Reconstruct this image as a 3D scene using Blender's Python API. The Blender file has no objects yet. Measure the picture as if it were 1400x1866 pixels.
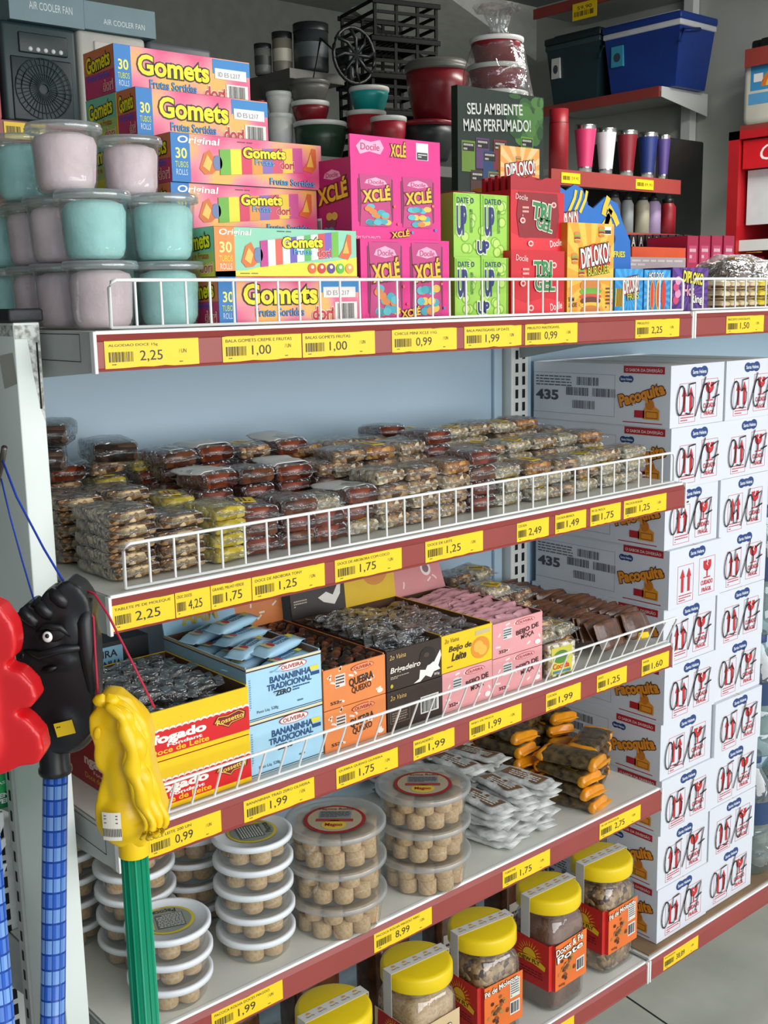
import bpy, bmesh, math, random
from mathutils import Vector as V, Matrix, noise
S = bpy.context.scene; COL = S.collection
RND = random.Random(7)
# ---------------------------------------------------------------- camera, light, exposure
FPX, YAW, PITCH, ROLL = 2076.2, 0.7124, 0.1825, -0.0186
CAM = V((-0.5595, -1.1087, 1.4771))
FW = V((math.sin(YAW)*math.cos(PITCH), math.cos(YAW)*math.cos(PITCH), -math.sin(PITCH)))
_r = V((math.cos(YAW), -math.sin(YAW), 0)); _u = _r.cross(FW)
RT = _r*math.cos(ROLL)+_u*math.sin(ROLL); UP = _u*math.cos(ROLL)-_r*math.sin(ROLL)
cd = bpy.data.cameras.new('camera'); cam = bpy.data.objects.new('camera', cd); COL.objects.link(cam)
cd.sensor_fit = 'VERTICAL'; cd.sensor_height = 24; cd.lens = FPX*24/1866; cd.clip_start = .02
M3 = Matrix((RT, UP, -FW)).transposed()
cam.matrix_world = Matrix.Translation(CAM) @ M3.to_4x4()
S.camera = cam
S.view_settings.view_transform = 'Standard'; S.view_settings.look = 'None'
S.view_settings.gamma = 1; S.view_settings.use_curve_mapping = False
S.view_settings.exposure = 0.0
S.cycles.transparent_max_bounces = 40
S.cycles.max_bounces = 8
W = bpy.data.worlds.new('daylight'); S.world = W; W.use_nodes = True
bg = W.node_tree.nodes['Background']; bg.inputs[0].default_value = (.74, .87, 1, 1); bg.inputs[1].default_value = .66
def area(name, loc, look, sx, sy, power, col=(1, 1, 1)):
    d = bpy.data.lights.new(name, 'AREA'); d.shape = 'RECTANGLE'; d.size = sx; d.size_y = sy; d.energy = power; d.color = col
    o = bpy.data.objects.new(name, d); COL.objects.link(o); o.location = loc
    o.rotation_euler = (V(look)-V(loc)).to_track_quat('-Z', 'Y').to_euler(); return o
area('storefront_daylight', (1.3, -3.6, 2.0), (.9, .3, .9), 5.5, 2.8, 168, (1, .97, .93))
area('back_fill_light', (2.9, .6, 2.85), (2.9, .6, 0), 1.2, .3, 46, (1, .97, .9))  # unseen fill light, added to brighten the back of the shop and right wall

def at(a, b, X=None, Y=None, Z=None, D=None):
    """the point of the place seen at photo pixel (a, b) on a given plane"""
    d = FW+RT*((a-700)/FPX)+UP*((933-b)/FPX)
    t = D if D is not None else (X-CAM.x)/d.x if X is not None else (Y-CAM.y)/d.y if Y is not None else (Z-CAM.z)/d.z
    return CAM+d*t
# ---------------------------------------------------------------- materials
MATS = {}
def lin(h):
    h = h.lstrip('#'); c = [int(h[i:i+2], 16)/255 for i in (0, 2, 4)]
    return tuple(x/12.92 if x <= .04045 else ((x+.055)/1.055)**2.4 for x in c)+(1,)
def new(name):
    m = bpy.data.materials.new(name); m.use_nodes = True; t = m.node_tree
    return m, t, t.nodes['Principled BSDF'], t.links
def paint(name, hexc, rough=.5, var=.06, scale=18, metal=0, bump=0, bscale=80, coat=0, spec=.5, sss=0, hex2=None, lo=.35, hi=.65):
    m, t, b, L = new(name); N = t.nodes
    b.inputs['Roughness'].default_value = rough; b.inputs['Metallic'].default_value = metal
    b.inputs['Coat Weight'].default_value = coat; b.inputs['Coat Roughness'].default_value = .12
    b.inputs['Specular IOR Level'].default_value = spec
    tc = N.new('ShaderNodeTexCoord'); nz = N.new('ShaderNodeTexNoise'); nz.inputs['Scale'].default_value = scale; nz.inputs['Detail'].default_value = 3
    L.new(tc.outputs['Object'], nz.inputs['Vector'])
    rp = N.new('ShaderNodeValToRGB'); c = lin(hexc); c2 = lin(hex2) if hex2 else tuple(x*(1-var) for x in c[:3])+(1,)
    c1 = c if hex2 else tuple(min(1, x*(1+var)) for x in c[:3])+(1,)
    rp.color_ramp.elements[0].color = c2; rp.color_ramp.elements[1].color = c1
    rp.color_ramp.elements[0].position = lo; rp.color_ramp.elements[1].position = hi
    L.new(nz.outputs['Fac'], rp.inputs[0]); L.new(rp.outputs[0], b.inputs['Base Color'])
    if bump:
        n2 = N.new('ShaderNodeTexNoise'); n2.inputs['Scale'].default_value = bscale; n2.inputs['Detail'].default_value = 4
        L.new(tc.outputs['Object'], n2.inputs['Vector'])
        bp = N.new('ShaderNodeBump'); bp.inputs['Strength'].default_value = bump; bp.inputs['Distance'].default_value = .004
        L.new(n2.outputs['Fac'], bp.inputs['Height']); L.new(bp.outputs[0], b.inputs['Normal'])
    MATS[name] = m; return m
def film(name, tint='#f4f6f4', fac=.10, edge=.45, rough=.12, bump=0, bscale=60, white=.0, dark=None):
    """clear plastic: see-through with a glossy, creased surface"""
    m, t, b, L = new(name); N = t.nodes; N.remove(b); out = N['Material Output']
    tr = N.new('ShaderNodeBsdfTransparent'); tr.inputs[0].default_value = lin(tint)
    gl = N.new('ShaderNodeBsdfGlossy'); gl.inputs['Roughness'].default_value = rough; gl.inputs[0].default_value = (.95, .97, 1, 1)
    lw = N.new('ShaderNodeLayerWeight'); lw.inputs[0].default_value = .35
    mr = N.new('ShaderNodeMapRange'); mr.inputs['To Min'].default_value = fac; mr.inputs['To Max'].default_value = edge
    L.new(lw.outputs['Facing'], mr.inputs[0])
    mx = N.new('ShaderNodeMixShader'); L.new(mr.outputs[0], mx.inputs[0]); L.new(tr.outputs[0], mx.inputs[1]); L.new(gl.outputs[0], mx.inputs[2])
    if bump:
        tc = N.new('ShaderNodeTexCoord'); nz = N.new('ShaderNodeTexNoise'); nz.inputs['Scale'].default_value = bscale; nz.inputs['Detail'].default_value = 3; nz.inputs['Distortion'].default_value = 1.5
        bp = N.new('ShaderNodeBump'); bp.inputs['Strength'].default_value = bump; bp.inputs['Distance'].default_value = .01
        L.new(tc.outputs['Object'], nz.inputs['Vector']); L.new(nz.outputs['Fac'], bp.inputs['Height'])
        L.new(bp.outputs[0], gl.inputs['Normal'])
    last = mx
    if white:
        df = N.new('ShaderNodeBsdfTranslucent'); df.inputs[0].default_value = (.9, .92, .95, 1)
        d2 = N.new('ShaderNodeBsdfDiffuse'); d2.inputs[0].default_value = (.85, .88, .9, 1)
        m3 = N.new('ShaderNodeMixShader'); m3.inputs[0].default_value = .5; L.new(df.outputs[0], m3.inputs[1]); L.new(d2.outputs[0], m3.inputs[2])
        m2 = N.new('ShaderNodeMixShader'); m2.inputs[0].default_value = white; L.new(mx.outputs[0], m2.inputs[1]); L.new(m3.outputs[0], m2.inputs[2]); last = m2
    L.new(last.outputs[0], out.inputs[0]); MATS[name] = m; return m
def grain(name, c1, c2, c3, scale=90, rough=.45, bump=.8, coat=.3):
    """chunky food: voronoi cells between three colours"""
    m, t, b, L = new(name); N = t.nodes; b.inputs['Roughness'].default_value = rough; b.inputs['Coat Weight'].default_value = coat
    tc = N.new('ShaderNodeTexCoord'); vo = N.new('ShaderNodeTexVoronoi'); vo.inputs['Scale'].default_value = scale
    nz = N.new('ShaderNodeTexNoise'); nz.inputs['Scale'].default_value = scale*.35; nz.inputs['Detail'].default_value = 3
    L.new(tc.outputs['Object'], vo.inputs['Vector']); L.new(tc.outputs['Object'], nz.inputs['Vector'])
    sp = N.new('ShaderNodeSeparateColor'); L.new(vo.outputs['Color'], sp.inputs[0])
    rp = N.new('ShaderNodeValToRGB'); e = rp.color_ramp.elements; e[0].color = lin(c1); e[1].color = lin(c3); e[0].position = .15; e[1].position = .9
    k = e.new(.5); k.color = lin(c2); L.new(sp.outputs[0], rp.inputs[0]); L.new(rp.outputs[0], b.inputs['Base Color'])
    bp = N.new('ShaderNodeBump'); bp.inputs['Strength'].default_value = bump; bp.inputs['Distance'].default_value = .004; bp.invert = True
    L.new(vo.outputs['Distance'], bp.inputs['Height']); L.new(bp.outputs[0], b.inputs['Normal']); MATS[name] = m
def mat(n):
    if n in MATS: return MATS[n]
    if n.startswith('#'):
        m = paint(n, n, .42, .04); m.name = 'ink_'+n[1:]; return m
    raise KeyError(n)
paint('floor', '#c3c3b8', .32, hex2='#b0b1a7', scale=5, bump=.05)
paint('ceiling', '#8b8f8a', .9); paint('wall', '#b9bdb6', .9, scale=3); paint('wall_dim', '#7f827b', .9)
paint('white_steel', '#dfe4e2', .35, .03, 4, spec=.5); paint('grey_steel', '#a9aca9', .4, .05); paint('panel_steel', '#b3cde0', .38, .02, 2)  # panel_steel: blue of the reflected sky is put into its base colour
paint('deck_steel', '#dddcd2', .32, .03); paint('white_wire', '#eeefec', .3, .02); paint('rail_red', '#96403a', .33, .05, 6, spec=.5)
paint('slot_dark', '#15171a', .9); paint('post_white', '#e3ebe6', .45, .03, 5, bump=.05, bscale=30); paint('black_tape', '#1e2123', .55, .2, bump=.3)
paint('grime', '#8f8e88', .8, hex2='#d8dcd6', scale=130, lo=.40, hi=.62)
paint('label_yellow', '#f7d21a', .38, .03, 12); paint('white_card', '#dadee6', .55, .03, 3); paint('brown_card', '#8d7355', .8, .1)
paint('kraft_inside', '#5a3d2a', .8, .1)
paint('black_plastic', '#1b1d1f', .38, .1, 8, bump=.04, bscale=30); paint('yellow_plastic', '#f4c806', .3, .03, spec=.5); paint('red_plastic', '#d6141d', .28, .05, spec=.6)
paint('jar_yellow', '#efcf0c', .35, .03); paint('lid_white', '#e9eef2', .35, .02); paint('lid_clear', '#cfd3d2', .3, .03)
paint('green_tube', '#0d8f68', .3, .05); paint('white_eye', '#f3f3ee', .3, .02)
paint('string_blue', '#1f45b8', .6); paint('string_red', '#b0173a', .6); paint('metal_rod', '#6b6560', .35, .1, metal=.8)
paint('pink_floss', '#ecd5dc', .95, .07, 30, bump=.5, bscale=45); paint('teal_floss', '#aee2e1', .95, .07, 30, bump=.5, bscale=45); paint('salmon_floss', '#edbfae', .95, .06, 30, bump=.5, bscale=45)
grain('peanut', '#3f2614', '#a2733f', '#dfc596', 135, .4, 1, .4); grain('peanut_pale', '#6d4a2a', '#bf9f72', '#e6dac0', 120); grain('quince', '#4c1a0b', '#8a3a1a', '#a85627', 35, .3, .3, .6)
grain('brown_sweet', '#3a1d10', '#6a3a20', '#7c4b2b', 50, .35, .3, .5); grain('cocada', '#94815c', '#d2c4a6', '#ece6d8', 130); grain('dark_sweet', '#17110f', '#33241c', '#4d382b', 70, .3, .8, .6)
grain('caramel', '#7c4a1a', '#a86f30', '#c89656', 110); grain('yellow_sweet', '#9a8414', '#c9b02c', '#e0d06a', 60)
grain('pacoca', '#c39f73', '#cfae84', '#d6b890', 330, .9, .10, 0); grain('brittle', '#54361f', '#9a6e40', '#c9a578', 105, .4, 1, .4); grain('cocoa_fill', '#5e3a2a', '#7d5240', '#8d6350', 20, .5, .3, .2)
grain('shaggy', '#2e1d14', '#5a3c2a', '#7b5a42', 120, .7, 1, .2)
film('cello', fac=.14, edge=.62, rough=.10, bump=1.0, bscale=85, white=.02); film('cup_clear', fac=.05, edge=.4, rough=.06, bump=.15, bscale=25, white=.02); film('cup_rim', fac=.15, edge=.6, rough=.08, white=.30); film('tub_clear', fac=.05, edge=.4, rough=.06, white=.015)
film('cello_soft', fac=.10, edge=.5, rough=.1, bump=.9, bscale=22, white=.05); film('jar_clear', fac=.08, edge=.45, rough=.06, bump=.25, bscale=18); film('bottle_clear', tint='#cfe0dd', fac=.12, edge=.5, rough=.06, bump=.2, bscale=20, white=.08)
paint('foil_white', '#dfe1de', .3, hex2='#a7a8a4', scale=45, bump=.7, bscale=50, coat=.3); paint('foil_amber', '#e5940c', .28, .12, 40, bump=.5, bscale=40, coat=.4); paint('foil_dark', '#2f2418', .25, hex2='#6b5836', scale=70, bump=.5, bscale=40, coat=.5)
paint('foil_blue', '#a9d3ea', .3, .05, 20, bump=.3, bscale=30, coat=.3); paint('foil_pink', '#d9a3ab', .35, hex2='#b98088', scale=40, bump=.5, bscale=40, coat=.2); paint('foil_brown', '#6f4529', .3, hex2='#4a2c1a', scale=50, bump=.5, bscale=40, coat=.5)
paint('matte_black', '#0b0c0c', .7, .1, spec=.25); paint('soffit', '#d9dbd4', .9); paint('steel', '#c3c4c4', .22, .05, metal=1); paint('dark_teal', '#1c3a40', .45, .06); paint('cooler_blue', '#1c3c8c', .42, .05); paint('cooler_grey', '#3d5058', .45, .05)
paint('bowl_red', '#7a1620', .32, .06); paint('bowl_green', '#24402c', .35, .06); paint('bowl_grey', '#5b5a54', .4, .06); paint('bowl_teal', '#159a96', .35, .05); paint('bowl_white', '#d4d6d0', .4, .04); paint('fridge_black', '#101312', .35, .1)
# ---------------------------------------------------------------- mesh builder
class Fr:
    """a flat face: origin at its lower left corner, r to the right, u up, w wide, h high"""
    def __init__(s, o, r, u, w, h): s.o = V(o); s.r = V(r); s.u = V(u); s.w = w; s.h = h; s.n = s.r.cross(s.u)
    def P(s, x, y, l=1): return s.o+s.r*(x*s.w)+s.u*(y*s.h)+s.n*(l*.00035)
def front(x0, x1, y, z0, z1): return Fr((x0, y, z0), (1, 0, 0), (0, 0, 1), x1-x0, z1-z0)
def left(x, y0, y1, z0, z1): return Fr((x, y1, z0), (0, -1, 0), (0, 0, 1), y1-y0, z1-z0)
def topf(x0, x1, y0, y1, z): return Fr((x0, y0, z), (1, 0, 0), (0, 1, 0), x1-x0, y1-y0)
_TX = {}
def tdata(s, off):
    k = (s, off)
    if k not in _TX:
        c = bpy.data.curves.new('t', 'FONT'); c.body = s; c.offset = off; c.fill_mode = 'FRONT'; c.resolution_u = 3
        o = bpy.data.objects.new('t', c); m = o.to_mesh()
        _TX[k] = ([(v.co.x, v.co.y) for v in m.vertices], [tuple(p.vertices) for p in m.polygons])
        o.to_mesh_clear(); bpy.data.objects.remove(o); bpy.data.curves.remove(c)
    return _TX[k]
class MB:
    def __init__(s): s.v = []; s.f = []; s.m = []; s.s = []; s.mats = []
    def mi(s, n):
        if n not in s.mats: s.mats.append(n)
        return s.mats.index(n)
    def add(s, vs, fs, m, smooth=False, M=None):
        b = len(s.v); i = s.mi(m)
        s.v += [tuple(M @ V(v)) if M else tuple(v) for v in vs]
        for f in fs: s.f.append([b+k for k in f]); s.m.append(i); s.s.append(smooth)
        return s
    def box(s, x0, x1, y0, y1, z0, z1, m, M=None):
        vs = [(x, y, z) for z in (z0, z1) for y in (y0, y1) for x in (x0, x1)]
        return s.add(vs, [(0, 2, 3, 1), (4, 5, 7, 6), (0, 1, 5, 4), (2, 6, 7, 3), (0, 4, 6, 2), (1, 3, 7, 5)], m, M=M)
    def rbox(s, x0, x1, y0, y1, z0, z1, r, m, seg=3, M=None):
        b = bmesh.new(); bmesh.ops.create_cube(b, size=1)
        for v in b.verts: v.co = V(((x0+x1)/2+v.co.x*(x1-x0), (y0+y1)/2+v.co.y*(y1-y0), (z0+z1)/2+v.co.z*(z1-z0)))
        bmesh.ops.bevel(b, geom=b.edges[:], offset=r, segments=seg, profile=.5, affect='EDGES')
        b.verts.index_update()
        s.add([v.co[:] for v in b.verts], [[v.index for v in f.verts] for f in b.faces], m, True, M); b.free(); return s
    def lathe(s, prof, m, c=(0, 0, 0), seg=32, M=None, smooth=True, sq=None, closed=False):
        """profile of (radius, height) turned about z; sq > 2 makes the section a rounded square"""
        vs = []; n = len(prof)
        for r, z in prof:
            for k in range(seg):
                a = 2*math.pi*(k+.5)/seg; ca, sa = math.cos(a), math.sin(a)
                q = 1 if not sq else 1/((abs(ca)**sq+abs(sa)**sq)**(1/sq))
                vs.append((c[0]+r*q*ca, c[1]+r*q*sa, c[2]+z))
        fs = [(i*seg+k, i*seg+(k+1) % seg, (i+1)*seg+(k+1) % seg, (i+1)*seg+k) for i in range(n-1) for k in range(seg)]
        if prof[0][0] > 1e-5 and closed: fs.append(tuple(range(seg))[::-1])
        if prof[-1][0] > 1e-5 and closed: fs.append(tuple((n-1)*seg+k for k in range(seg)))
        return s.add(vs, fs, m, smooth, M)
    def tube(s, pts, r, m, seg=6, M=None, caps=True):
        pts = [V(p) for p in pts]; vs = []; n = len(pts)
        rs = r if isinstance(r, (list, tuple)) else [r]*n
        for i, p in enumerate(pts):
            d = (pts[min(i+1, n-1)]-pts[max(i-1, 0)]).normalized()
            a = d.cross(V((0, 0, 1)) if abs(d.z) < .9 else V((1, 0, 0))).normalized(); b = d.cross(a)
            for k in range(seg):
                t = 2*math.pi*k/seg; vs.append(p+(a*math.cos(t)+b*math.sin(t))*rs[i])
        fs = [(i*seg+k, i*seg+(k+1) % seg, (i+1)*seg+(k+1) % seg, (i+1)*seg+k) for i in range(n-1) for k in range(seg)]
        if caps: fs += [tuple(range(seg))[::-1], tuple((n-1)*seg+k for k in range(seg))]
        return s.add(vs, fs, m, True, M)
    def prism(s, F, pts, d, m):
        """an outline on a face, d thick away from it"""
        n = len(pts); a = [F.P(x, y, 0) for x, y in pts]; b = [p+F.n*d for p in a]
        return s.add(a+b, [tuple(range(n))[::-1], tuple(range(n, 2*n))]+[(i, (i+1) % n, n+(i+1) % n, n+i) for i in range(n)], m)
    # prints on a face, in fractions of its width and height
    def pg(s, F, pts, m, l=1): return s.add([F.P(x, y, l) for x, y in pts], [tuple(range(len(pts)))], m)
    def re(s, F, x0, y0, x1, y1, m, l=1): return s.pg(F, [(x0, y0), (x1, y0), (x1, y1), (x0, y1)], m, l)
    def el(s, F, cx, cy, rx, ry, m, l=1, n=20, a0=0, a1=2*math.pi):
        return s.pg(F, [(cx+rx*math.cos(a0+(a1-a0)*k/n), cy+ry*math.sin(a0+(a1-a0)*k/n)) for k in range(n if a1-a0 > 6 else n+1)], m, l)
    def fr_(s, F, x0, y0, x1, y1, t, m, l=1):
        tx, ty = t/F.w, t/F.h
        s.re(F, x0, y0, x1, y0+ty, m, l); s.re(F, x0, y1-ty, x1, y1, m, l); s.re(F, x0, y0+ty, x0+tx, y1-ty, m, l); s.re(F, x1-tx, y0+ty, x1, y1-ty, m, l); return s
    def tx(s, F, t, x0, y0, x1, y1, m, l=1, ol=None, ow=.06, b=0., rot=0, sh=0):
        """lettering fitted to a rectangle, with an optional outline colour and slant"""
        vs, fs = tdata(t, b)
        if not vs: return s
        mx0 = min(v[0] for v in vs); mx1 = max(v[0] for v in vs); my0 = min(v[1] for v in vs); my1 = max(v[1] for v in vs)
        W_, H_ = (x1-x0)*F.w, (y1-y0)*F.h; cx, cy = (x0+x1)/2, (y0+y1)/2
        kx, ky = W_/(mx1-mx0), H_/(my1-my0); ca, sa = math.cos(math.radians(rot)), math.sin(math.radians(rot))
        def put(vs, l):
            out = []
            for x, y in vs:
                a = (x-(mx0+mx1)/2)*kx; c = (y-(my0+my1)/2)*ky; a += c*sh
                a, c = a*ca-c*sa, a*sa+c*ca
                out.append(F.P(cx+a/F.w, cy+c/F.h, l))
            return out
        if ol:
            v2, f2 = tdata(t, b+ow); s.add(put(v2, l), f2, ol); l += 1
        return s.add(put(vs, l), fs, m)
    def bc(s, F, x0, y0, x1, y1, m='#1c1c1c', l=1, n=16, bgc=None):
        r = random.Random(n*3+int(x0*100))
        if bgc: s.re(F, x0-.02, y0-.03, x1+.02, y1+.03, bgc, l); l += 1
        x = x0; d = (x1-x0)/n
        for k in range(n): s.re(F, x, y0, x+d*r.uniform(.25, .75), y1, m, l); x += d
        return s
    def st(s, F, pts, w, m, l=1):
        """a pen stroke along a polyline"""
        q = [F.o+F.r*(x*F.w)+F.u*(y*F.h) for x, y in pts]; L_ = []; n = len(q)
        for i, p in enumerate(q):
            d = (q[min(i+1, n-1)]-q[max(i-1, 0)]).normalized(); a = F.n.cross(d)*(w/2)
            L_ += [p+a+F.n*l*.00035, p-a+F.n*l*.00035]
        return s.add(L_, [(2*i, 2*i+1, 2*i+3, 2*i+2) for i in range(n-1)], m)
    def lines(s, F, x0, y0, x1, y1, n, m, l=1, seed=0, fill=.5):
        """tiny unreadable small print: rows of word-length dashes"""
        r = random.Random(seed); dy = (y1-y0)/n
        for i in range(n):
            x = x0; y = y1-(i+1)*dy
            while x < x1-.01:
                w = min(r.uniform(.06, .16)*(x1-x0), x1-x); s.re(F, x, y+dy*(.5-fill/2), x+w, y+dy*(.5+fill/2), m, l); x += w+.025*(x1-x0)
                if i == n-1 and r.random() < .3: break
        return s
    def mesh(s, name):
        me = bpy.data.meshes.new(name); me.from_pydata(s.v, [], s.f); me.polygons.foreach_set('material_index', s.m); me.polygons.foreach_set('use_smooth', s.s)
        for n in s.mats: me.materials.append(mat(n))
        me.update(); return me
    def build(s, name, parent=None, loc=None, rz=0, **kw):
        o = bpy.data.objects.new(name, s.mesh(name)); COL.objects.link(o)
        if parent: o.parent = parent
        if loc is not None: o.location = loc
        if rz: o.rotation_euler = (0, 0, rz)
        if kw: tag(o, **kw)
        return o
def tag(o, label=None, cat=None, group=None, kind=None):
    for k, v in (('label', label), ('category', cat), ('group', group), ('kind', kind)):
        if v: o[k] = v
    return o
def thing(name, label, cat, loc, rz=0, group=None):
    o = bpy.data.objects.new(name, None); COL.objects.link(o); o.location = loc; o.rotation_euler = (0, 0, rz); o.empty_display_size = .02
    return tag(o, label, cat, group)
KIDS = {}
def link_copy(o, loc, rot=(0, 0, 0), label=None, group=None, sc=None):
    """a copy of a thing with copies of its parts and sub-parts"""
    c = o.copy(); COL.objects.link(c); c.location = loc; c.rotation_euler = rot
    if sc: c.scale = sc
    if label: c['label'] = label
    if group: c['group'] = group
    if o.name not in KIDS: KIDS[o.name] = [(k, list(k.children)) for k in o.children]
    for k, gs in KIDS[o.name]:
        d = k.copy(); COL.objects.link(d); d.parent = c
        for g in gs: e = g.copy(); COL.objects.link(e); e.parent = d
    return c
class Once:
    """first placing moves the prototype itself, later ones copy it"""
    def __init__(s, make): s.make = make; s.o = None
    def put(s, loc, rot=(0, 0, 0), label=None, group=None, sc=None):
        if s.o is None:
            o = s.o = s.make(); o.location = loc; o.rotation_euler = rot
            if sc: o.scale = sc
            if label: o['label'] = label
            if group: o['group'] = group
            return o
        return link_copy(s.o, loc, rot, label, group, sc)
def flow(mb, L, Wd, H, m, fin=.006, n=12, seg=16, crumple=.002, seed=0, sq=.55, e=3.):
    """flow-wrapped packet lying along x: pillow body and two crimped fins"""
    o = V((seed*3.7, seed*1.9, seed*.7)); st = []
    if fin: st += [(-L/2, 1.0, .0), (-L/2+fin, .98, .02)]
    a = L/2-fin
    for i in range(n+1):
        t = -1+2*i/n; st.append((a*t*.985, 1, max(.06, (1-abs(t)**e)**(1/2.2)) if fin else max(.8, (1-abs(t)**12)**.5)))
    if fin: st += [(L/2-fin, .98, .02), (L/2, 1.0, 0.)]
    vs = []
    for x, w, h in st:
        for k in range(seg):
            t = 2*math.pi*k/seg; c, q = math.cos(t), math.sin(t)
            y = Wd/2*w*math.copysign(abs(c)**sq, c)*(1-.06*(1-h)); z = max(H*h, .0012)/2*math.copysign(abs(q)**(sq+.05), q)
            p = V((x, y, z)); d = noise.noise_vector(p*70+o)*crumple
            vs.append((p.x+d.x*.5, p.y+d.y, p.z+d.z+H/2))
    N = len(st); fs = [(i*seg+k, i*seg+(k+1) % seg, (i+1)*seg+(k+1) % seg, (i+1)*seg+k) for i in range(N-1) for k in range(seg)]
    fs += [tuple(range(seg))[::-1], tuple((N-1)*seg+k for k in range(seg))]
    zz = min(v[2] for v in vs)
    return mb.add([(x, y, z-zz) for x, y, z in vs], fs, m, True)
# ---------------------------------------------------------------- the setting
def struct(name, mb): return mb.build(name, kind='structure')
m = MB().box(-4, 9, -7, 6, -.05, 0, 'floor')
for q in ((1.145, 1818, 1.215, 1866),): pass
F = topf(-4, 9, -7, 6, 0)
A = at(1145, 1818, Z=0); B = at(1215, 1866, Z=0); d = (B-A).normalized(); pn = V((-d.y, d.x, 0))*.0022
m.add([A-d*1.5+pn+V((0, 0, .0005)), A-d*1.5-pn+V((0, 0, .0005)), A+d*4-pn+V((0, 0, .0005)), A+d*4+pn+V((0, 0, .0005))], [(0, 1, 2, 3)], 'slot_dark')
r5 = random.Random(5)
for i in range(60):
    p = V((r5.uniform(1.2, 2.6), r5.uniform(-.6, .5), .0004)); a = r5.uniform(0, 6); L_ = r5.uniform(.004, .014)
    m.add([p, p+V((math.cos(a)*L_, math.sin(a)*L_, 0)), p+V((math.cos(a+.5)*L_*.8, math.sin(a+.5)*L_*.8, 0))], [(0, 1, 2)], 'grime')
struct('floor', m)
struct('ceiling', MB().box(-3, 7, -1.2, 4.6, 3.0, 3.1, 'ceiling'))
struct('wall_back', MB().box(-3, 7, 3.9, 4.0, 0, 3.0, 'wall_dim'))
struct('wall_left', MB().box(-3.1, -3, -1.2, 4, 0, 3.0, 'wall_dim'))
struct('wall_right', MB().box(4.3, 4.4, -.3, 3.9, 0, 3.0, 'wall'))
# white wall end and sloping stair soffit behind the gift basket
pA = at(770, -40, Y=3.2); pB = at(985, 112, Y=3.2); pC = at(1010, -40, Y=3.2)
F = front(0, 1, 3.2, 0, 1)
struct('trim_1', MB().prism(Fr((0, 3.2, 0), (1, 0, 0), (0, 0, 1), 1, 1), [(pA.x, pA.z), (pB.x-.04, pB.z), (pB.x+.02, pB.z+.02), (pC.x+.35, pC.z)], -.6, 'soffit'))
# ---------------------------------------------------------------- gondola
ZS = [1.4519, 1.1659, .8795, .6046, .2508]; YS = [0, .0037, .0195, .0337, .0548]; LM = 1.0758; RH = .042; YB = .40
g = thing('shelving_gondola', 'white steel shelving frame with pale blue-grey back panels standing on the floor', 'shelving', (0, YB, 0))
for x0, x1 in ((.005, LM-.03), (LM+.03, 2.12)):
    p = MB().box(x0, x1, .004, .012, .02, 1.43, 'panel_steel')
    for xx in (x0, x1-.022): p.rbox(xx, xx+.022, -.004, .004, .02, 1.43, .002, 'panel_steel')
    p.build('back_panel', g)
for X in (0.012, LM, 2.14):
    p = MB().rbox(X-.024, X+.024, -.022, .03, 0, 1.432, .003, 'white_steel'); F = front(X-.024, X+.024, -.022, 0, 1.43)
    k = 0
    while .05+k*.0248 < 1.42:
        z = (.05+k*.0248)/1.43
        for xa in (.22, .62): p.re(F, xa, z, xa+.17, z+.0118, 'slot_dark', 1)
        k += 1
    p.build('upright', g)
MB().box(.0, 2.15, -.05, -.024, 0, .2, 'grey_steel').build('kick_plate', g)
def shelf(i, x0, x1, label, card=False):
    Z, Y = ZS[i], YS[i]; w = x1-x0
    g = thing('gondola_shelf', label, 'shelf', (x0, Y, Z))
    MB().box(.003, w-.003, .006, YB-Y-.025, -.012, 0, 'deck_steel').rbox(.003, w-.003, -.001, .006, -.008, .0005, .001, 'white_wire').build('deck', g)
    rp = [(.004, -.001), (-.0015, -.0035), (-.006, -.0095), (-.004, -.011), (-.004, -.0385), (-.0055, -.040), (-.0045, -RH), (.004, -RH)]
    n = len(rp); vs = [(x, y, z) for x in (.002, w-.002) for y, z in rp]
    MB().add(vs, [(k, (k+1) % n, n+(k+1) % n, n+k) for k in range(n)]+[tuple(range(n))[::-1], tuple(range(n, 2*n))], 'rail_red').build('price_rail', g)
    dep = YB-Y-.024
    for s_, xx in ((0, -.0005), (1, w-.0015)):
        b = MB(); vs = [(0, -RH-.001), (0, 0), (dep, 0), (dep, -.085), (dep*.6, -.06)]
        if i == 4: vs = [(0, -RH-.001), (0, 0), (dep, 0), (dep, -.05)]
        F = Fr((xx-.001, 0, 0), (0, 1, 0), (0, 0, 1), 1, 1)
        b.prism(F, vs, .002, 'grey_steel'); b.rbox(xx-.002, xx+.002, -.0065, .002, -RH-.002, .0, .0008, 'white_wire')
        F2 = left(xx-.001, 0, dep, -.085, 0)
        b.fr_(F2, .45, .62, .93, .97, .0008, 'slot_dark'); b.re(F2, .66, .72, .67, .9, 'slot_dark')
        b.build('end_bracket', g)
    if card: MB().box(.01, w-.01, .006, dep, .0004, .003, 'brown_card').build('card_liner', g)
    return g
shelf(0, 0, LM, 'topmost long shelf with dark red price rail holding sweets boxes and cotton candy tubs')
shelf(1, 0, LM, 'second shelf from the top with red rail, holding clear-wrapped bars')
shelf(2, 0, LM, 'middle shelf with red rail holding coloured open display boxes')
shelf(3, 0, LM, 'fourth shelf down with red rail holding round tubs of beige sweets')
shelf(4, 0, LM, 'lowest shelf with red rail holding yellow-lidded jars')
shelf(0, LM+.006, 2.14, 'top shelf section right of the rail joint, above the white cartons')
shelf(4, LM+.006, 2.14, 'bottom shelf section with brown card liner under the white cartons', True)
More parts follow.
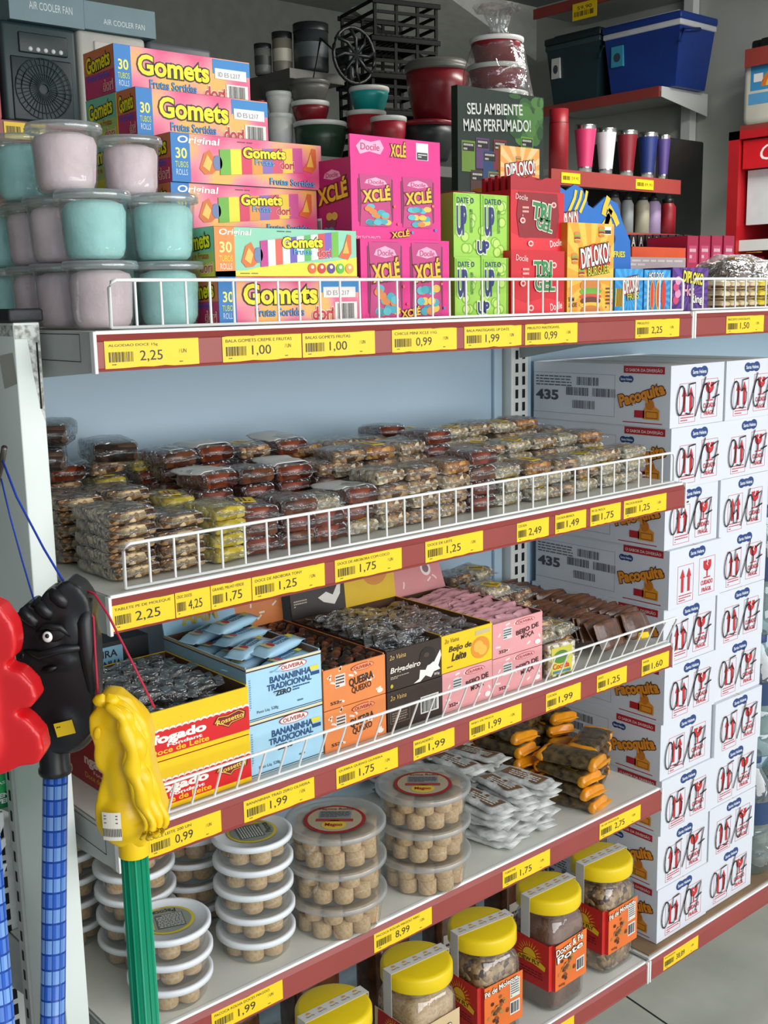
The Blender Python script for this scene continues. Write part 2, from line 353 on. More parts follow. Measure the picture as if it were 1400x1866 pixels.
# white wire guards
_bar = {}
def guard(i, x0, x1, h, label, lean=0., step=.0325, endL=True, endR=True):
    Z, Y = ZS[i]+.001, YS[i]+.007
    g = thing('wire_guard', label, 'wire guard', (x0, Y, Z)); w = x1-x0
    t = math.tan(lean)
    pts = ([(0, 0, .002), (0, -t*(h-.008), h-.008), (.003, -t*(h-.002), h-.002)] if endL else [])+[(.009, -t*h, h), (w-.009, -t*h, h)]+([(w-.003, -t*(h-.002), h-.002), (w, -t*(h-.008), h-.008), (w, 0, .002)] if endR else [])
    MB().tube(pts, .0021, 'white_wire', 8).build('top_wire', g)
    MB().tube([(0, 0, .0022), (w, 0, .0022)], .0019, 'white_wire', 6).build('bottom_wire', g)
    key = (round(h, 4), round(lean, 3))
    if key not in _bar: _bar[key] = MB().tube([(0, .0008, .001), (0, -t*h+.001, h)], .00155, 'white_wire', 6, caps=False).mesh('upright_wire')
    n = round(w/step)
    for k in range(1, n):
        o = bpy.data.objects.new('upright_wire', _bar[key]); COL.objects.link(o); o.parent = g; o.location = (w*k/n, 0, 0)
guard(0, .026, LM-.014, .052, 'white wire guard along the front of the topmost shelf', step=.0315)
guard(0, LM+.012, 2.1, .052, 'white wire guard on the top shelf section right of the joint')
guard(1, .026, LM-.02, .052, 'white wire guard in front of the clear-wrapped bars on the second shelf')
guard(2, .04, LM-.004, .050, 'outward-leaning white wire guard in front of the coloured display boxes', lean=.42)
# price labels
def plabel(i, u0, u1, v, price, desc, dx=0, hh=.0295, old=True):
    Y = YS[i]-.0043; a = at(u0, v, Y=Y).x; b = at(u1, v, Y=Y).x; w = b-a; Z = ZS[i]-.0392
    m = MB(); F = front(0, w, 0, 0, hh); r = random.Random(int(u0*7))
    pts = [(x/8, r.uniform(-.02, .03)) for x in range(9)]+[(1-x/8, 1+r.uniform(-.05, .02)) for x in range(9)]
    m.prism(F, pts, .0005, 'label_yellow'); ink = '#2c2a20'; F.o = F.o-V((0, .0005, 0))
    wide = w/hh > 3.2
    if desc: m.tx(F, desc, .04, .74, .04+min(.9, .032*len(desc)*(1 if wide else 1.35)), .86, '#4a4632', 1)
    m.bc(F, .04, .22, .30, .58, '#3b3722', 1, 16); m.lines(F, .07, .1, .25, .17, 1, '#57512f', 1, 1)
    m.tx(F, price, .36, .18, .36+(.24 if wide else .4), .60, ink, 1)
    if wide: m.tx(F, '/ UN', .78, .45, .86, .6, '#4a4632', 1); m.lines(F, .78, .1, .93, .17, 1, '#57512f', 1, 2)
    rail = {0: 'topmost', 1: 'second', 2: 'middle', 3: 'fourth', 4: 'lowest'}[i]
    what = {0: ' on the topmost rail', 1: ' on the second rail', 2: ' on the middle rail', 3: ' on the fourth rail', 4: ' on the lowest rail'}[i]
    return m.build('price_label', loc=(a, Y, Z), label='yellow label '+price+what+(', '+dx if dx else ''), cat='price label', group='yellow price labels in the red rails')
for a in [(0, 190, 362, 640, '2,25', 'ALGODAO DOCE 15g', 'at its left end'), (0, 405, 549, 630, '1,00', 'BALA GOMETS CREME E FRUTAS', 'left of the pair of 1,00 labels'), (0, 551, 683, 625, '1,00', 'BALAS GOMETS FRUTAS', 'right of the pair of 1,00 labels'),
          (0, 714, 832, 615, '0,99', 'CHICLE MINI XCLE 11G', 'under the bright pink displays'), (0, 846, 950, 608, '1,99', 'BALA MASTIGAVEL UP DATE', ''), (0, 957, 1052, 605, '0,99', 'PIRULITO MASTIGAVEL', 'under the orange burger box'), (0, 1158, 1238, 592, '2,25', 'PIRULITO', 'near the rail joint'), (0, 1324, 1392, 585, '1,50', 'BISCOITO CHOCOLATE', ''),
          (1, 203, 318, 1105, '2,25', 'TABLETE PE DE MOLEQUE', 'at its left end'), (1, 319, 383, 1090, '4,25', 'CROC DOCES', ''), (1, 384, 458, 1080, '1,75', 'GRANEL MILHO VERDE', 'between 4,25 and 1,25'), (1, 459, 592, 1065, '1,25', 'DOCE DE ABOBORA TONY', 'nearest the left end'), (1, 610, 732, 1030, '1,75', 'DOCE DE ABOBORA COM COCO', 'standing alone left of centre'), (1, 775, 880, 1000, '1,25', 'DOCE DE LEITE', 'just right of the middle'),
          (1, 942, 1000, 955, '2,49', 'COCADA', ''), (1, 1012, 1068, 940, '1,49', 'COCADA BRANCA', ''), (1, 1076, 1131, 928, '1,75', 'PE DE MOCA', 'second from the right end'), (1, 1137, 1214, 920, '1,25', 'PACOCA ROLHA', 'at its right end'),
          (2, 268, 404, 1520, '0,99', 'DOCE LEITE 200 UN', ''), (2, 443, 573, 1450, '1,99', 'BANANINHA TRAD ZERO OLIVEIRA', 'under the pale blue boxes'), (2, 612, 725, 1390, '1,75', 'QUEBRA QUEIXO OLIVEIRA', ''), (2, 753, 828, 1350, '1,99', 'BRIGADEIRO', 'under the dark brown boxes'), (2, 855, 950, 1310, '1,99', 'BEIJO DE MOCA', 'under the pink boxes'), (2, 995, 1058, 1265, '1,99', 'COCADA', 'third from the right end'), (2, 1088, 1142, 1230, '1,25', 'DOCE', ''), (2, 1170, 1219, 1195, '1,60', 'WAFER', ''),
          (3, 384, 516, 1830, '1,99', 'PACOCA ROLHA DOCES MAGOO', ''), (3, 681, 787, 1690, '8,99', 'PACOCA ROLHA MAGOO 900G', ''), (3, 916, 1002, 1580, '1,75', 'TORRONE', ''), (3, 1093, 1167, 1490, '2,75', 'PE DE MOLEQUE', ''), (4, 1008, 1046, 1866, '9,99', '', 'under the jars')]:
    plabel(*a)
o = plabel(4, 1210, 1272, 1725, '38,89', 'PACOQUITA', 'below the white cartons')
# white slotted post at the left end of the shelves
g = thing('white_post', 'scuffed white steel post with black tape on top, left of the shelves', 'post', (-.026, .1, 0))
F = front(-.016, .014, 0, 0, 1.462)
m = MB().rbox(-.016, .014, 0, .118, 0, 1.462, .0015, 'post_white')
m.pg(F, [(.45, .998), (.97, .998), (.97, .925), (.80, .938), (.62, .962)], 'grime'); m.re(F, .03, .988, .97, .998, 'grime', 2)
m.re(F, .80, .935, .87, .985, 'slot_dark', 2)
L = left(-.016, 0, .118, 0, 1.462); m.pg(L, [(.62, .975), (.95, .978), (1, .955), (.7, .95)], '#b9b6ac', 1); m.re(L, .02, .99, .98, .998, 'grime', 1)
m.build('column', g); MB().rbox(-.022, .018, -.004, .13, 1.4625, 1.477, .003, 'black_tape').build('cap_tape', g)
m = MB().box(-.020, -.0162, .099, .118, 0, 1.4, 'grey_steel'); F = left(-.020, .099, .118, 0, 1.4)
for k in range(50): m.re(F, .35, .02+k*.0195, .65, .03+k*.0195, 'slot_dark')
m.build('slotted_edge', g)
# ---------------------------------------------------------------- cotton candy tubs on the topmost shelf
Z0 = ZS[0]+.0008
def make_tub(fl):
    def f():
        g = thing('cotton_candy_tub', '', 'tub', (0, 0, 0))
        m = MB(); pr = []
        R0, R1, H = .0305, .0372, .066
        MB().lathe([(0, .0), (R0-.003, 0), (R0+.001, .003), (R0+.003, .012), (R1, H), (R1+.002, H+.001)], 'cup_clear', seg=36).build('cup', g)
        nz = []
        b = MB().lathe([(0, .002), (R0-.005, .002), (R0-.001, .006), (R0+.0015, .014), (R1-.003, .052), (R1-.006, .060), (R1-.016, .064), (0, .065)], fl, seg=32)
        b.v = [tuple(V(v)*(1)+V((v[0], v[1], 0)).normalized()*(noise.noise(V(v)*60+V((len(fl), 0, 0)))*.0014)) for v in b.v]; b.build('candy_floss', g)
        MB().lathe([(R1-.003, H-.001), (R1+.004, H-.001), (R1+.0046, H+.003), (R1+.003, H+.0078), (R1-.002, H+.007)], 'cup_rim', seg=40).build('lid_rim', g); MB().lathe([(0, H+.003), (R1-.006, H+.003), (R1-.004, H+.006), (R1+.002, H+.0072), (R1+.0045, H+.005), (R1+.0045, H-.001), (R1+.003, H-.0015)], 'cup_clear', seg=36).build('lid', g)
        return g
    return f
TUB = {k: Once(make_tub(k+'_floss')) for k in ('pink', 'teal', 'salmon')}
def tub(c, u, v, y, lev, label, sc=1.):
    x = at(u, v, Y=y).x
    nm = {'pink': 'pale pink', 'teal': 'aqua', 'salmon': 'salmon'}[c]
    TUB[c].put((x, y, Z0+lev*.0744), (0, 0, RND.uniform(0, 6)), 'clear lidded tub of '+nm+' cotton candy, '+label, 'cotton candy tubs at the left of the topmost shelf', (sc,)*3)
tub('pink', 187, 560, .07, 0, 'front of the bottom row'); tub('teal', 309, 560, .072, 0, 'right end of the bottom row behind the guard')
tub('pink', 124, 560, .156, 0, 'second back in the bottom row'); tub('pink', 79, 560, .243, 0, 'third back in the bottom row'); tub('teal', 30, 560, .33, 0, 'bottom row behind the post cap')
tub('teal', 246, 560, .165, 0, 'bottom row, hidden behind the front pair')
tub('teal', 174, 450, .07, 1, 'front of the middle row, largest in view'); tub('teal', 299, 450, .072, 1, 'right end of the middle row'); tub('pink', 113, 450, .157, 1, 'second back in the middle row')
tub('pink', 69, 450, .245, 1, 'third back in the middle row'); tub('teal', 16, 450, .335, 1, 'middle row at the left edge of the photo'); tub('teal', 243, 450, .165, 1, 'middle row, glimpsed between the front pair')
tub('pink', 122, 330, .112, 2, 'top of the stack at front'); tub('pink', 240, 330, .118, 2, 'right one on top of the stack', .90); tub('teal', 48, 330, .225, 2, 'top row, left of the pink one'); tub('salmon', -4, 340, .31, 2, 'cut by the left edge of the photo')
# ---------------------------------------------------------------- roll-candy boxes
YEL, BLK = '#f6e413', '#15130f'
def pr_fruit(m, F, roll):
    """pink and orange front of a box of fruit rolls"""
    m.re(F, 0, 0, 1, 1, 'gomets_pink', 1); m.re(F, 0, 0, .115, 1, '#1b78bf', 2)
    m.tx(F, '30', .025, .48, .095, .70, '#f4ea6a', 3, b=.02); m.tx(F, 'TUBOS', .02, .3, .1, .42, '#d9e23c', 3); m.tx(F, 'ROLLS', .025, .14, .095, .26, '#cfe3f5', 3)
    if roll:
        m.tx(F, 'Original', .04, .76, .30, .95, '#fdf6ee', 3, sh=.2, b=.02); rollart(m, F, ['#6fb43a', '#e8df35', '#d8395c', '#e89a3a', '#8a6bb5', '#d84a6a', '#f0c93a', '#c84a8a'])
        m.tx(F, 'Frutas Sortidas', .63, .06, .94, .2, '#4fb6ea', 4, ol='#1c2a5a', ow=.03); m.lines(F, .42, .9, .78, .94, 1, '#7a2a4a', 3)
    else:
        m.tx(F, 'Gomets', .16, .42, .68, .86, YEL, 3, ol=BLK, ow=.05, b=.035); m.tx(F, 'Frutas Sortidas', .24, .17, .58, .34, '#3b9be0', 3, ol='#1c2a5a', ow=.03)
        m.re(F, .71, .66, 1, .98, '#2a86c8', 2); m.re(F, .725, .55, .97, .78, '#eceae6', 3); m.tx(F, 'ID E5 L217', .75, .6, .92, .7, '#8a8a8a', 4)
        m.tx(F, 'dori', .64, .06, .80, .36, '#c9222a', 3, ol='#f8f4ea', ow=.035, b=.03); m.bc(F, .83, .08, .96, .42, l=3, bgc='#efe9e2')
        m.lines(F, .15, .03, .6, .07, 1, '#7a2a4a', 3)
def rollart(m, F, cols):
    m.pg(F, [(.17, .30), (.20, .62), (.24, .70), (.27, .5), (.30, .55), (.30, .35), (.25, .2), (.20, .18)], '#d9702a', 3); m.pg(F, [(.19, .35), (.22, .6), (.25, .45), (.23, .25)], '#f2c05a', 4); m.el(F, .285, .44, .03, .16, '#6c7fa8', 4)
    n = len(cols); x = .3; d = .56/n
    for i, c in enumerate(cols):
        y = .19+i*.022; m.pg(F, [(x, y), (x+d, y+.02), (x+d, y+.56), (x, y+.54)], c, 4); x += d
    m.pg(F, [(.86, .42), (.90, .62), (.93, .92), (.96, .9), (.96, .5), (.93, .36)], '#d8622f', 3); m.pg(F, [(.89, .5), (.92, .8), (.94, .5)], '#e9b04a', 4)
    m.tx(F, 'Gomets', .45, .60, .74, .84, YEL, 5, ol=BLK, ow=.05, b=.04, rot=2); m.tx(F, 'Frutas', .53, .46, .66, .58, '#59bdf0', 5, ol='#1c2a5a', ow=.03); m.tx(F, 'dori', .70, .41, .80, .6, '#c9222a', 5, ol='#f8f4ea', ow=.03, b=.03)
def pr_cream(m, F, roll=True):
    m.re(F, 0, 0, 1, 1, '#8fd0b0', 1); m.pg(F, [(0, 0), (1, 0), (1, .42), (.75, .30), (.4, .28), (.2, .12), (0, .1)], '#e9e03c', 2); m.re(F, 0, 0, .13, 1, '#ef8a3c', 2)
    m.tx(F, '30', .03, .48, .11, .7, '#f4ea8a', 3, b=.02); m.tx(F, 'TUBOS', .025, .3, .112, .42, '#f3e23c', 3); m.tx(F, 'ROLLS', .03, .14, .108, .26, '#fdf3df', 3); m.tx(F, 'Original', .03, .8, .24, .96, '#fdf6ee', 3, sh=.2, b=.02)
    if roll:
        rollart(m, F, ['#c23b8a', '#f0efe8', '#e0604a', '#f2efe6', '#6a58b0', '#f0efe8', '#58b45a', '#ece8dc', '#d84a4a', '#7a5ab8', '#6fb83a'])
        for x, c in ((.66, '#e8642c'), (.73, '#cf2a33'), (.80, '#5a3a8a'), (.87, '#5cb83a'), (.94, '#f0a53a')): m.el(F, x, .17, .03, .11, c, 5); m.el(F, x, .2, .012, .04, '#f6e6c8', 6)
    m.lines(F, .42, .92, .78, .96, 1, '#3a5a4a', 3); m.lines(F, .16, .04, .6, .08, 1, '#7a6a1a', 3)
def pr_side(m, F, cream):
    m.re(F, 0, 0, 1, 1, '#a9c86a' if cream else '#c73a6a', 1); m.re(F, 0, .5, 1, 1, '#7fc3a0' if cream else '#d87a4a', 1.5)
    if cream: m.pg(F, [(0, 0), (1, 0), (1, .3), (0, .15)], '#d9d23a', 2)
    m.tx(F, 'Gomets', .1, .55, .9, .9, YEL, 3, ol=BLK, ow=.05, b=.03, rot=4); m.tx(F, 'Creme e Frutas' if cream else 'Frutas Sortidas', .1, .36, .85, .5, '#c85a2a' if cream else '#3b6be0', 3, b=.01); m.tx(F, 'dori', .62, .08, .95, .3, '#d4382f', 3, ol='#f8f4ea', ow=.04)
m_, t_, b_, L_ = new('gomets_pink')
tc = t_.nodes.new('ShaderNodeTexCoord'); nz = t_.nodes.new('ShaderNodeTexNoise'); nz.inputs['Scale'].default_value = 22; nz.inputs['Detail'].default_value = 0; rp = t_.nodes.new('ShaderNodeValToRGB')
e = rp.color_ramp.elements; e[0].position = .32; e[0].color = lin('#e0407a'); e[1].position = .68; e[1].color = lin('#f3b04a'); k = e.new(.5); k.color = lin('#e98296')
L_.new(tc.outputs['Object'], nz.inputs['Vector']); L_.new(nz.outputs['Fac'], rp.inputs[0]); L_.new(rp.outputs[0], b_.inputs['Base Color']); b_.inputs['Roughness'].default_value = .25; MATS['gomets_pink'] = m_
GW, GD, GH = .212, .078, .0562
_gm = {}
def gomets(x, y, lev, kind, label, w=GW, d=GD, rz=0):
    k = (kind, w, d)
    if k not in _gm:
        m = MB(); m.box(0, w, 0, d, 0, GH, '#3f9fc8' if kind[0] == 'f' else '#9ccf8a')
        (pr_fruit if kind[0] == 'f' else pr_cream)(m, front(0, w, 0, 0, GH), kind[1] == 'r'); pr_side(m, left(0, 0, d, 0, GH), kind[0] == 'c')
        T = topf(0, w, 0, d, GH); m.re(T, 0, 0, 1, 1, '#a7cdb4', 1); m.lines(T, .3, .03, .8, .12, 1, '#4a6a5a', 2)
        _gm[k] = m.mesh('candy_box')
    o = bpy.data.objects.new('candy_box', _gm[k]); COL.objects.link(o); o.location = (x, y, Z0+lev*(GH+.0006)); o.rotation_euler = (0, 0, rz)
    return tag(o, label, 'candy box', 'roll candy boxes on the topmost shelf')
gomets(.178, .032, 0, 'fl', 'pink roll-candy box with big yellow lettering at the very bottom, behind the guard')
gomets(.176, .033, 1, 'cr', 'green and yellow roll-candy box with fruit row, second from the bottom')
gx = lambda u, v, Y: at(u, v, Y=Y).x
gomets(gx(312, 365, .122), .122, 2, 'fr', 'pink roll-candy box with candy roll picture, third up, under its twin', w=.220)
gomets(gx(312, 290, .118), .118, 3, 'fr', 'pink roll-candy box with candy roll picture, fourth up with its whole front clear', w=.226)
gomets(gx(249, 215, .168), .168, 4, 'fl', 'pink roll-candy box half hidden behind the fourth one, above it', w=.193, d=.044)
gomets(gx(213, 220, .215), .215, 4, 'cr', 'green roll-candy box with orange strip under the topmost box', w=.2)
gomets(gx(209, 140, .214), .214, 5, 'fl', 'topmost pink roll-candy box of the whole pile', w=.2)
for k in range(4): gomets(gx(213, 220, .205), .203, k, 'cl' if k % 2 else 'fl', 'roll-candy box in the shaded stack behind the front boxes', w=.21, d=.095)
MB().box(0, .09, 0, .12, 0, .115, '#b5182c').box(.002, .088, .002, .118, .1152, .1155, '#c82a3a').build('red_box', loc=(.372, .10, Z0), label='plain red box behind the pink roll-candy boxes', cat='box')
# ---------------------------------------------------------------- bright pink chewing-gum displays
PK = '#e21a86'
def gum_face(m, F, half, top):
    m.re(F, 0, 0, 1, 1, PK, 1)
    for k in (0, 1):
        x0 = .07+.47*k; x1 = x0+.38
        y0, y1 = (.16, .80) if top else (.04, .97)
        m.pg(F, [(x0, y0+.06), (x0+.08, y0), (x1-.06, y0), (x1, y0+.08), (x1, y1-.05), (x1-.05, y1), (x0+.06, y1), (x0, y1-.06)], '#7e0f4b', 2)
def gum_bag(m, F, x0, x1, y0, y1):
    W_, H_ = x1-x0, y1-y0
    m.pg(F, [(x0, y0), (x1, y0), (x1-.02, y0+H_*.5), (x1, y1), (x0, y1), (x0+.02, y0+H_*.5)], '#c3357a', 3)
    m.pg(F, [(x0+W_*.22, y1-H_*.10), (x0+W_*.5, y1-H_*.05), (x0+W_*.78, y1-H_*.10), (x0+W_*.85, y1-H_*.17), (x0+W_*.5, y1-H_*.21), (x0+W_*.15, y1-H_*.17)], '#e9a9c8', 4); m.tx(F, 'Docile', x0+W_*.27, y1-H_*.18, x0+W_*.75, y1-H_*.1, '#c2185b', 5)
    m.tx(F, 'XCLÉ', x0+W_*.08, y0+H_*.48, x1-W_*.06, y0+H_*.78, '#f3c02c', 5, ol='#5a1a1a', ow=.06, b=.04, rot=6)
    r = random.Random(int(x0*99)); 
    for i in range(16): m.el(F, x0+W_*r.uniform(.16, .84), y0+H_*r.uniform(.06, .38), W_*.13, H_*.055, r.choice(['#3fa9b5', '#58b8c0', '#2f8f9f', '#d9843a', '#e9c24a']), 4+i*.12)
def gum_display(x, y, z, w, h, d, hdr, label):
    g = thing('gum_display', label, 'sweets display', (x, y, z), 0, 'bright pink gum displays')
    m = MB(); m.box(0, w, .001, d, 0, h, PK); F = front(0, w, .001, 0, h)
    gum_face(m, F, 0, hdr)
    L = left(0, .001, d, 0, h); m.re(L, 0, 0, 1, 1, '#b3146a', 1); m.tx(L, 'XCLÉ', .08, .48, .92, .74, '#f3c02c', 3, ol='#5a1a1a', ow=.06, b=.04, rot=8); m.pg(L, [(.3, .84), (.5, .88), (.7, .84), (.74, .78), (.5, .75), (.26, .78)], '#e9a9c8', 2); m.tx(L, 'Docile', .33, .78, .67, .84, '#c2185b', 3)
    for i in range(9): m.el(L, .3+.05*(i % 5)+.1*(i//5), .12+.09*(i % 3), .09, .05, ['#3fa9b5', '#7a3a4a', '#d9b44a'][i % 3], 2+i*.1)
    m.bc(L, .04, .06, .16, .26, l=2, n=8, bgc='#e9e3e6')
    m.tx(F, 'XCLÉ', .42, .035, .62, .13, '#f3c02c', 6, ol='#5a1a1a', ow=.06, b=.03, rot=6) if hdr else m.tx(F, 'XCLÉ', .42, .04, .64, .16, '#f3c02c', 8, ol='#5a1a1a', ow=.06, b=.03, rot=6)
    m.tx(F, 'BOM TUTTI-FRUTTI', .02, .01, .3, .04, '#f6d9e8', 3)
    for px, py, c in ((.46, .42, '#e5633a'), (.5, .2, '#d94a5a'), (.66, .1, '#2fa3b5'), (.93, .14, '#2a86c8'), (.9, .45, '#e97a4a')): m.el(F, px, py, .015, .02, c, 6, 6)
    m.build('carton', g)
    for k in (0, 1):
        b = MB(); gum_bag(b, F, .085+.47*k, .435+.47*k, .165 if hdr else .045, .80 if hdr else .965); b.build('candy_bag', g)
    if hdr:
        b = MB(); hz = .028; b.box(0, w, .001, .004, h, h+hz, PK); H = front(0, w, .001, h, h+hz)
        b.pg(H, [(.06, .5), (.12, .8), (.22, .72), (.32, .85), (.36, .5), (.32, .2), (.2, .3), (.1, .15)], '#e9a9c8', 1); b.tx(H, 'Docile', .11, .35, .31, .65, '#c2185b', 2)
        b.tx(H, 'XCLÉ', .43, .15, .60, .85, '#f3c02c', 2, ol='#5a1a1a', ow=.06, b=.03); b.re(H, .72, .1, .86, .88, '#e9e6e8', 1); b.re(H, .73, .12, .85, .45, '#2a2a2e', 2); b.lines(H, .74, .2, .84, .4, 2, '#e9e6e8', 3)
        b.build('header_card', g)
gum_display(.398, .036, Z0, .158, .104, .085, False, 'bright pink gum display at the bottom, behind the wire guard')
gum_display(.398, .052, Z0+.1046, .158, .102, .075, True, 'upper bright pink gum display with a header card')
# ---------------------------------------------------------------- green, red and orange sweets boxes
def green_box(x, y, z, w, h, d, lo, label):
    m = MB(); m.box(0, w, 0, d, 0, h, '#9fd24a'); F = front(0, w, 0, 0, h); r = random.Random(4)
    for i in range(26):
        cx, cy = r.uniform(.05, .95), r.uniform(.05, .95); m.el(F, cx, cy, .075, .085, '#79b52e', 1+i*.02); m.el(F, cx, cy, .058, .065, '#c3e070', 1.03+i*.02)
    for k in (0, 1):
        x0 = .02+.5*k; m.pg(F, [(x0, .98), (x0+.2, .98), (x0+.3, .45), (x0, .35)], '#8cc83c', 2)
        if not lo or True:
            m.tx(F, 'DATE O', x0+.03, .84, x0+.33, .93, '#1d2c6c', 3, b=.02); m.tx(F, 'UP', x0+.02, .34, x0+.2, .80, '#1d2c6c', 3, b=.05, rot=0, ol='#e6f0d0', ow=.05); m.tx(F, 'INTENSO', x0+.255, .38, x0+.31, .76, '#1d5c3c', 3, b=.0, rot=0)
        m.re(F, x0+.45, .0, x0+.465, 1, '#6aa82c', 3)
    m.tx(F, 'UP', .40, .06, .62, .26, '#1d2c6c', 5, ol='#e6f0d0', ow=.08, b=.05)
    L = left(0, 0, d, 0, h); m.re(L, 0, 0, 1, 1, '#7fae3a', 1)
    return m.build('sweets_box', loc=(x, y, z), label=label, cat='sweets box', group='lime green sweets boxes')
green_box(.570, .040, Z0, .108, .083, .07, 1, 'lime green sweets box with dark blue UP lettering, lower one behind the guard')
green_box(.584, .056, Z0+.0836, .112, .088, .065, 0, 'lime green sweets box with dark blue UP lettering, upper one')
def red_box(x, y, z, w, h, d, top, label):
    g = thing('red_sweets_box', label, 'sweets box', (x, y, z), 0, 'red watermelon sweets boxes'); m = MB(); m.box(0, w, 0, d, 0, h, '#cf1626'); F = front(0, w, 0, 0, h)
    m.pg(F, [(0, .3), (.25, .2), (.6, .28), (1, .2), (1, 0), (0, 0)], '#e22a36', 1)
    if top: m.pg(F, [(.15, .22), (.85, .22), (.9, .6), (.86, .97), (.14, .97), (.1, .6)], '#8f1018', 2); m.tx(F, 'TRI', .38, .52, .72, .8, '#2f8a4a', 5, ol='#f0d9d0', ow=.06, b=.04, rot=-6); m.tx(F, 'GEL', .46, .34, .76, .54, '#2f8a4a', 5, ol='#f0d9d0', ow=.06, b=.03, rot=-10)
    else: m.tx(F, 'TRI', .40, .62, .74, .84, '#2f8a4a', 5, ol='#f0d9d0', ow=.06, b=.04); m.tx(F, 'GEL', .42, .38, .8, .62, '#2f8a4a', 5, ol='#f0d9d0', ow=.06, b=.03)
    for cx, cy in ((.35, .12), (.78, .78), (.2, .5)): m.el(F, cx, cy, .05, .05, '#f0c8c0', 6); m.el(F, cx, cy, .025, .025, '#cf1626', 7)
    m.tx(F, 'Docile', .72, .08, .95, .2, '#f4d6d2', 3, rot=8, b=.02); m.tx(F, 'Docile', .08, .84, .3, .93, '#f4d6d2', 3, rot=-4)
    m.lines(F, .2, .55, .32, .75, 3, '#f0b0a8', 4)
    m.build('carton', g)
    if top:
        r = random.Random(3); b = MB()
        for k in range(5): y0 = .004+k*.013; b.prism(Fr((.004, y0+.006, h*.9), (1, 0, 0), (0, 0, 1), w-.008, h*.36), [(0, 0), (1, 0), (1, .8+r.uniform(0, .1))]+[(1-i/10, .9+r.uniform(-.1, .12)) for i in range(11)]+[(0, .8)], .006, '#b01020')
        b.build('bag_tops', g)
red_box(.684, .040, Z0, .118, .094, .07, False, 'red sweets box with green lettering, lower one behind the guard')
red_box(.696, .052, Z0+.0945, .118, .086, .075, True, 'red sweets box with bag tops sticking out, upper one')
for i, u in enumerate((845, 880, 905)):
    p = at(u, 348, Y=.15); MB().rbox(0, .05, 0, .03, 0, p.z-Z0, .004, '#a51222').build('red_bag', loc=(p.x-.02+.004*i, .15+.001*i, Z0), label='dark red sweets bag top peeping above the lime green boxes', cat='sweets bag', group='red bags behind the lime green boxes')
def burst(m, F, c1, c2, l=1, n=14, cx=.5, cy=.4):
    m.re(F, 0, 0, 1, 1, c1, l)
    for k in range(n):
        a = 2*math.pi*k/n; b = a+math.pi/n; q = [(cx, cy)]
        for t in (a, b):
            dx, dy = math.cos(t), math.sin(t); s_ = min([(1-cx)/dx if dx > 0 else 9, -cx/dx if dx < 0 else 9, (1-cy)/dy if dy > 1e-6 else 9, -cy/dy if dy < -1e-6 else 9]); q.append((cx+dx*s_, cy+dy*s_))
        m.pg(F, q, c2, l+.4)
def burger(m, F, cx, cy, s, l):
    for dy, ry, rx, c in ((.10, .09, .24, '#d9893a'), (.03, .045, .25, '#6fb53a'), (-.03, .035, .25, '#d94a3a'), (-.08, .05, .23, '#6a3a22'), (-.13, .035, .25, '#f0c23a'), (-.19, .06, .22, '#cf7f34')): m.el(F, cx, cy+dy*s, rx*s, ry*s, c, l); l += .3
def diplogo(m, F, x0, y0, x1, y1, l, sub='BURGUER'):
    W_, H_ = x1-x0, y1-y0
    m.pg(F, [(x0-.02, y0+H_*.2), (x0+W_*.6, y0+H_*.1), (x1+.02, y0+H_*.35), (x1+.02, y1), (x0+W_*.45, y1+.02), (x0-.02, y0+H_*.8)], '#d9361f', l)
    m.tx(F, 'DIPLOKO!', x0, y0+H_*.3, x1, y1, '#f4f0e8', l+1, ol='#1b1a18', ow=.05, b=.03, rot=9); m.tx(F, sub, x0+W_*.25, y0, x1, y0+H_*.28, '#e9e23a', l+2, ol='#1f5a22', ow=.05, rot=6)
m = MB(); w, h = .112, .137; m.box(0, w, 0, .06, 0, h, '#ef9a1e'); F = front(0, w, 0, 0, h); burst(m, F, '#f3a62c', '#f8c24a'); burger(m, F, .5, .22, .95, 3); diplogo(m, F, .26, .44, .88, .76, 7)
for cx, cy in ((.2, .85), (.72, .92), (.15, .62), (.85, .6), (.3, .47)): burger(m, F, cx, cy, .28, 3)
m.re(F, .78, .88, .93, .97, '#e9e6e0', 3); m.re(F, .79, .89, .92, .93, '#222222', 4); m.tx(F, 'LANCHE', .03, .08, .2, .13, '#2c2a20', 5, b=.02); m.tx(F, 'BOM', .03, .14, .14, .19, '#2c2a20', 5, b=.02); m.lines(F, .83, .05, .97, .3, 6, '#5a3a1a', 5)
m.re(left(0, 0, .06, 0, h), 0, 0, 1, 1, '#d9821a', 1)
m.build('sweets_box', loc=(.808, .040, Z0), label='tall orange sweets box with a burger picture behind the guard', cat='sweets box')
p = at(912, 345, Y=.16); q = at(983, 272, Y=.16)
m = MB(); w = q.x-p.x; h = q.z-Z0; m.box(0, w, 0, .004, 0, h, '#ef9a3a'); F = front(0, w, 0, h-(q.z-p.z), h); burst(m, F, '#f2a54a', '#f7c98a'); diplogo(m, F, .12, .2, .86, .66, 4); m.box(-.012, w*.7, -.002, .05, 0, h-(q.z-p.z)+.004, '#ea8f2c')
burger(m, F, .45, .74, .3, 3)
m.build('display_card', loc=(p.x, .16, Z0), label='small orange display card standing above the red sweets boxes', cat='display card')
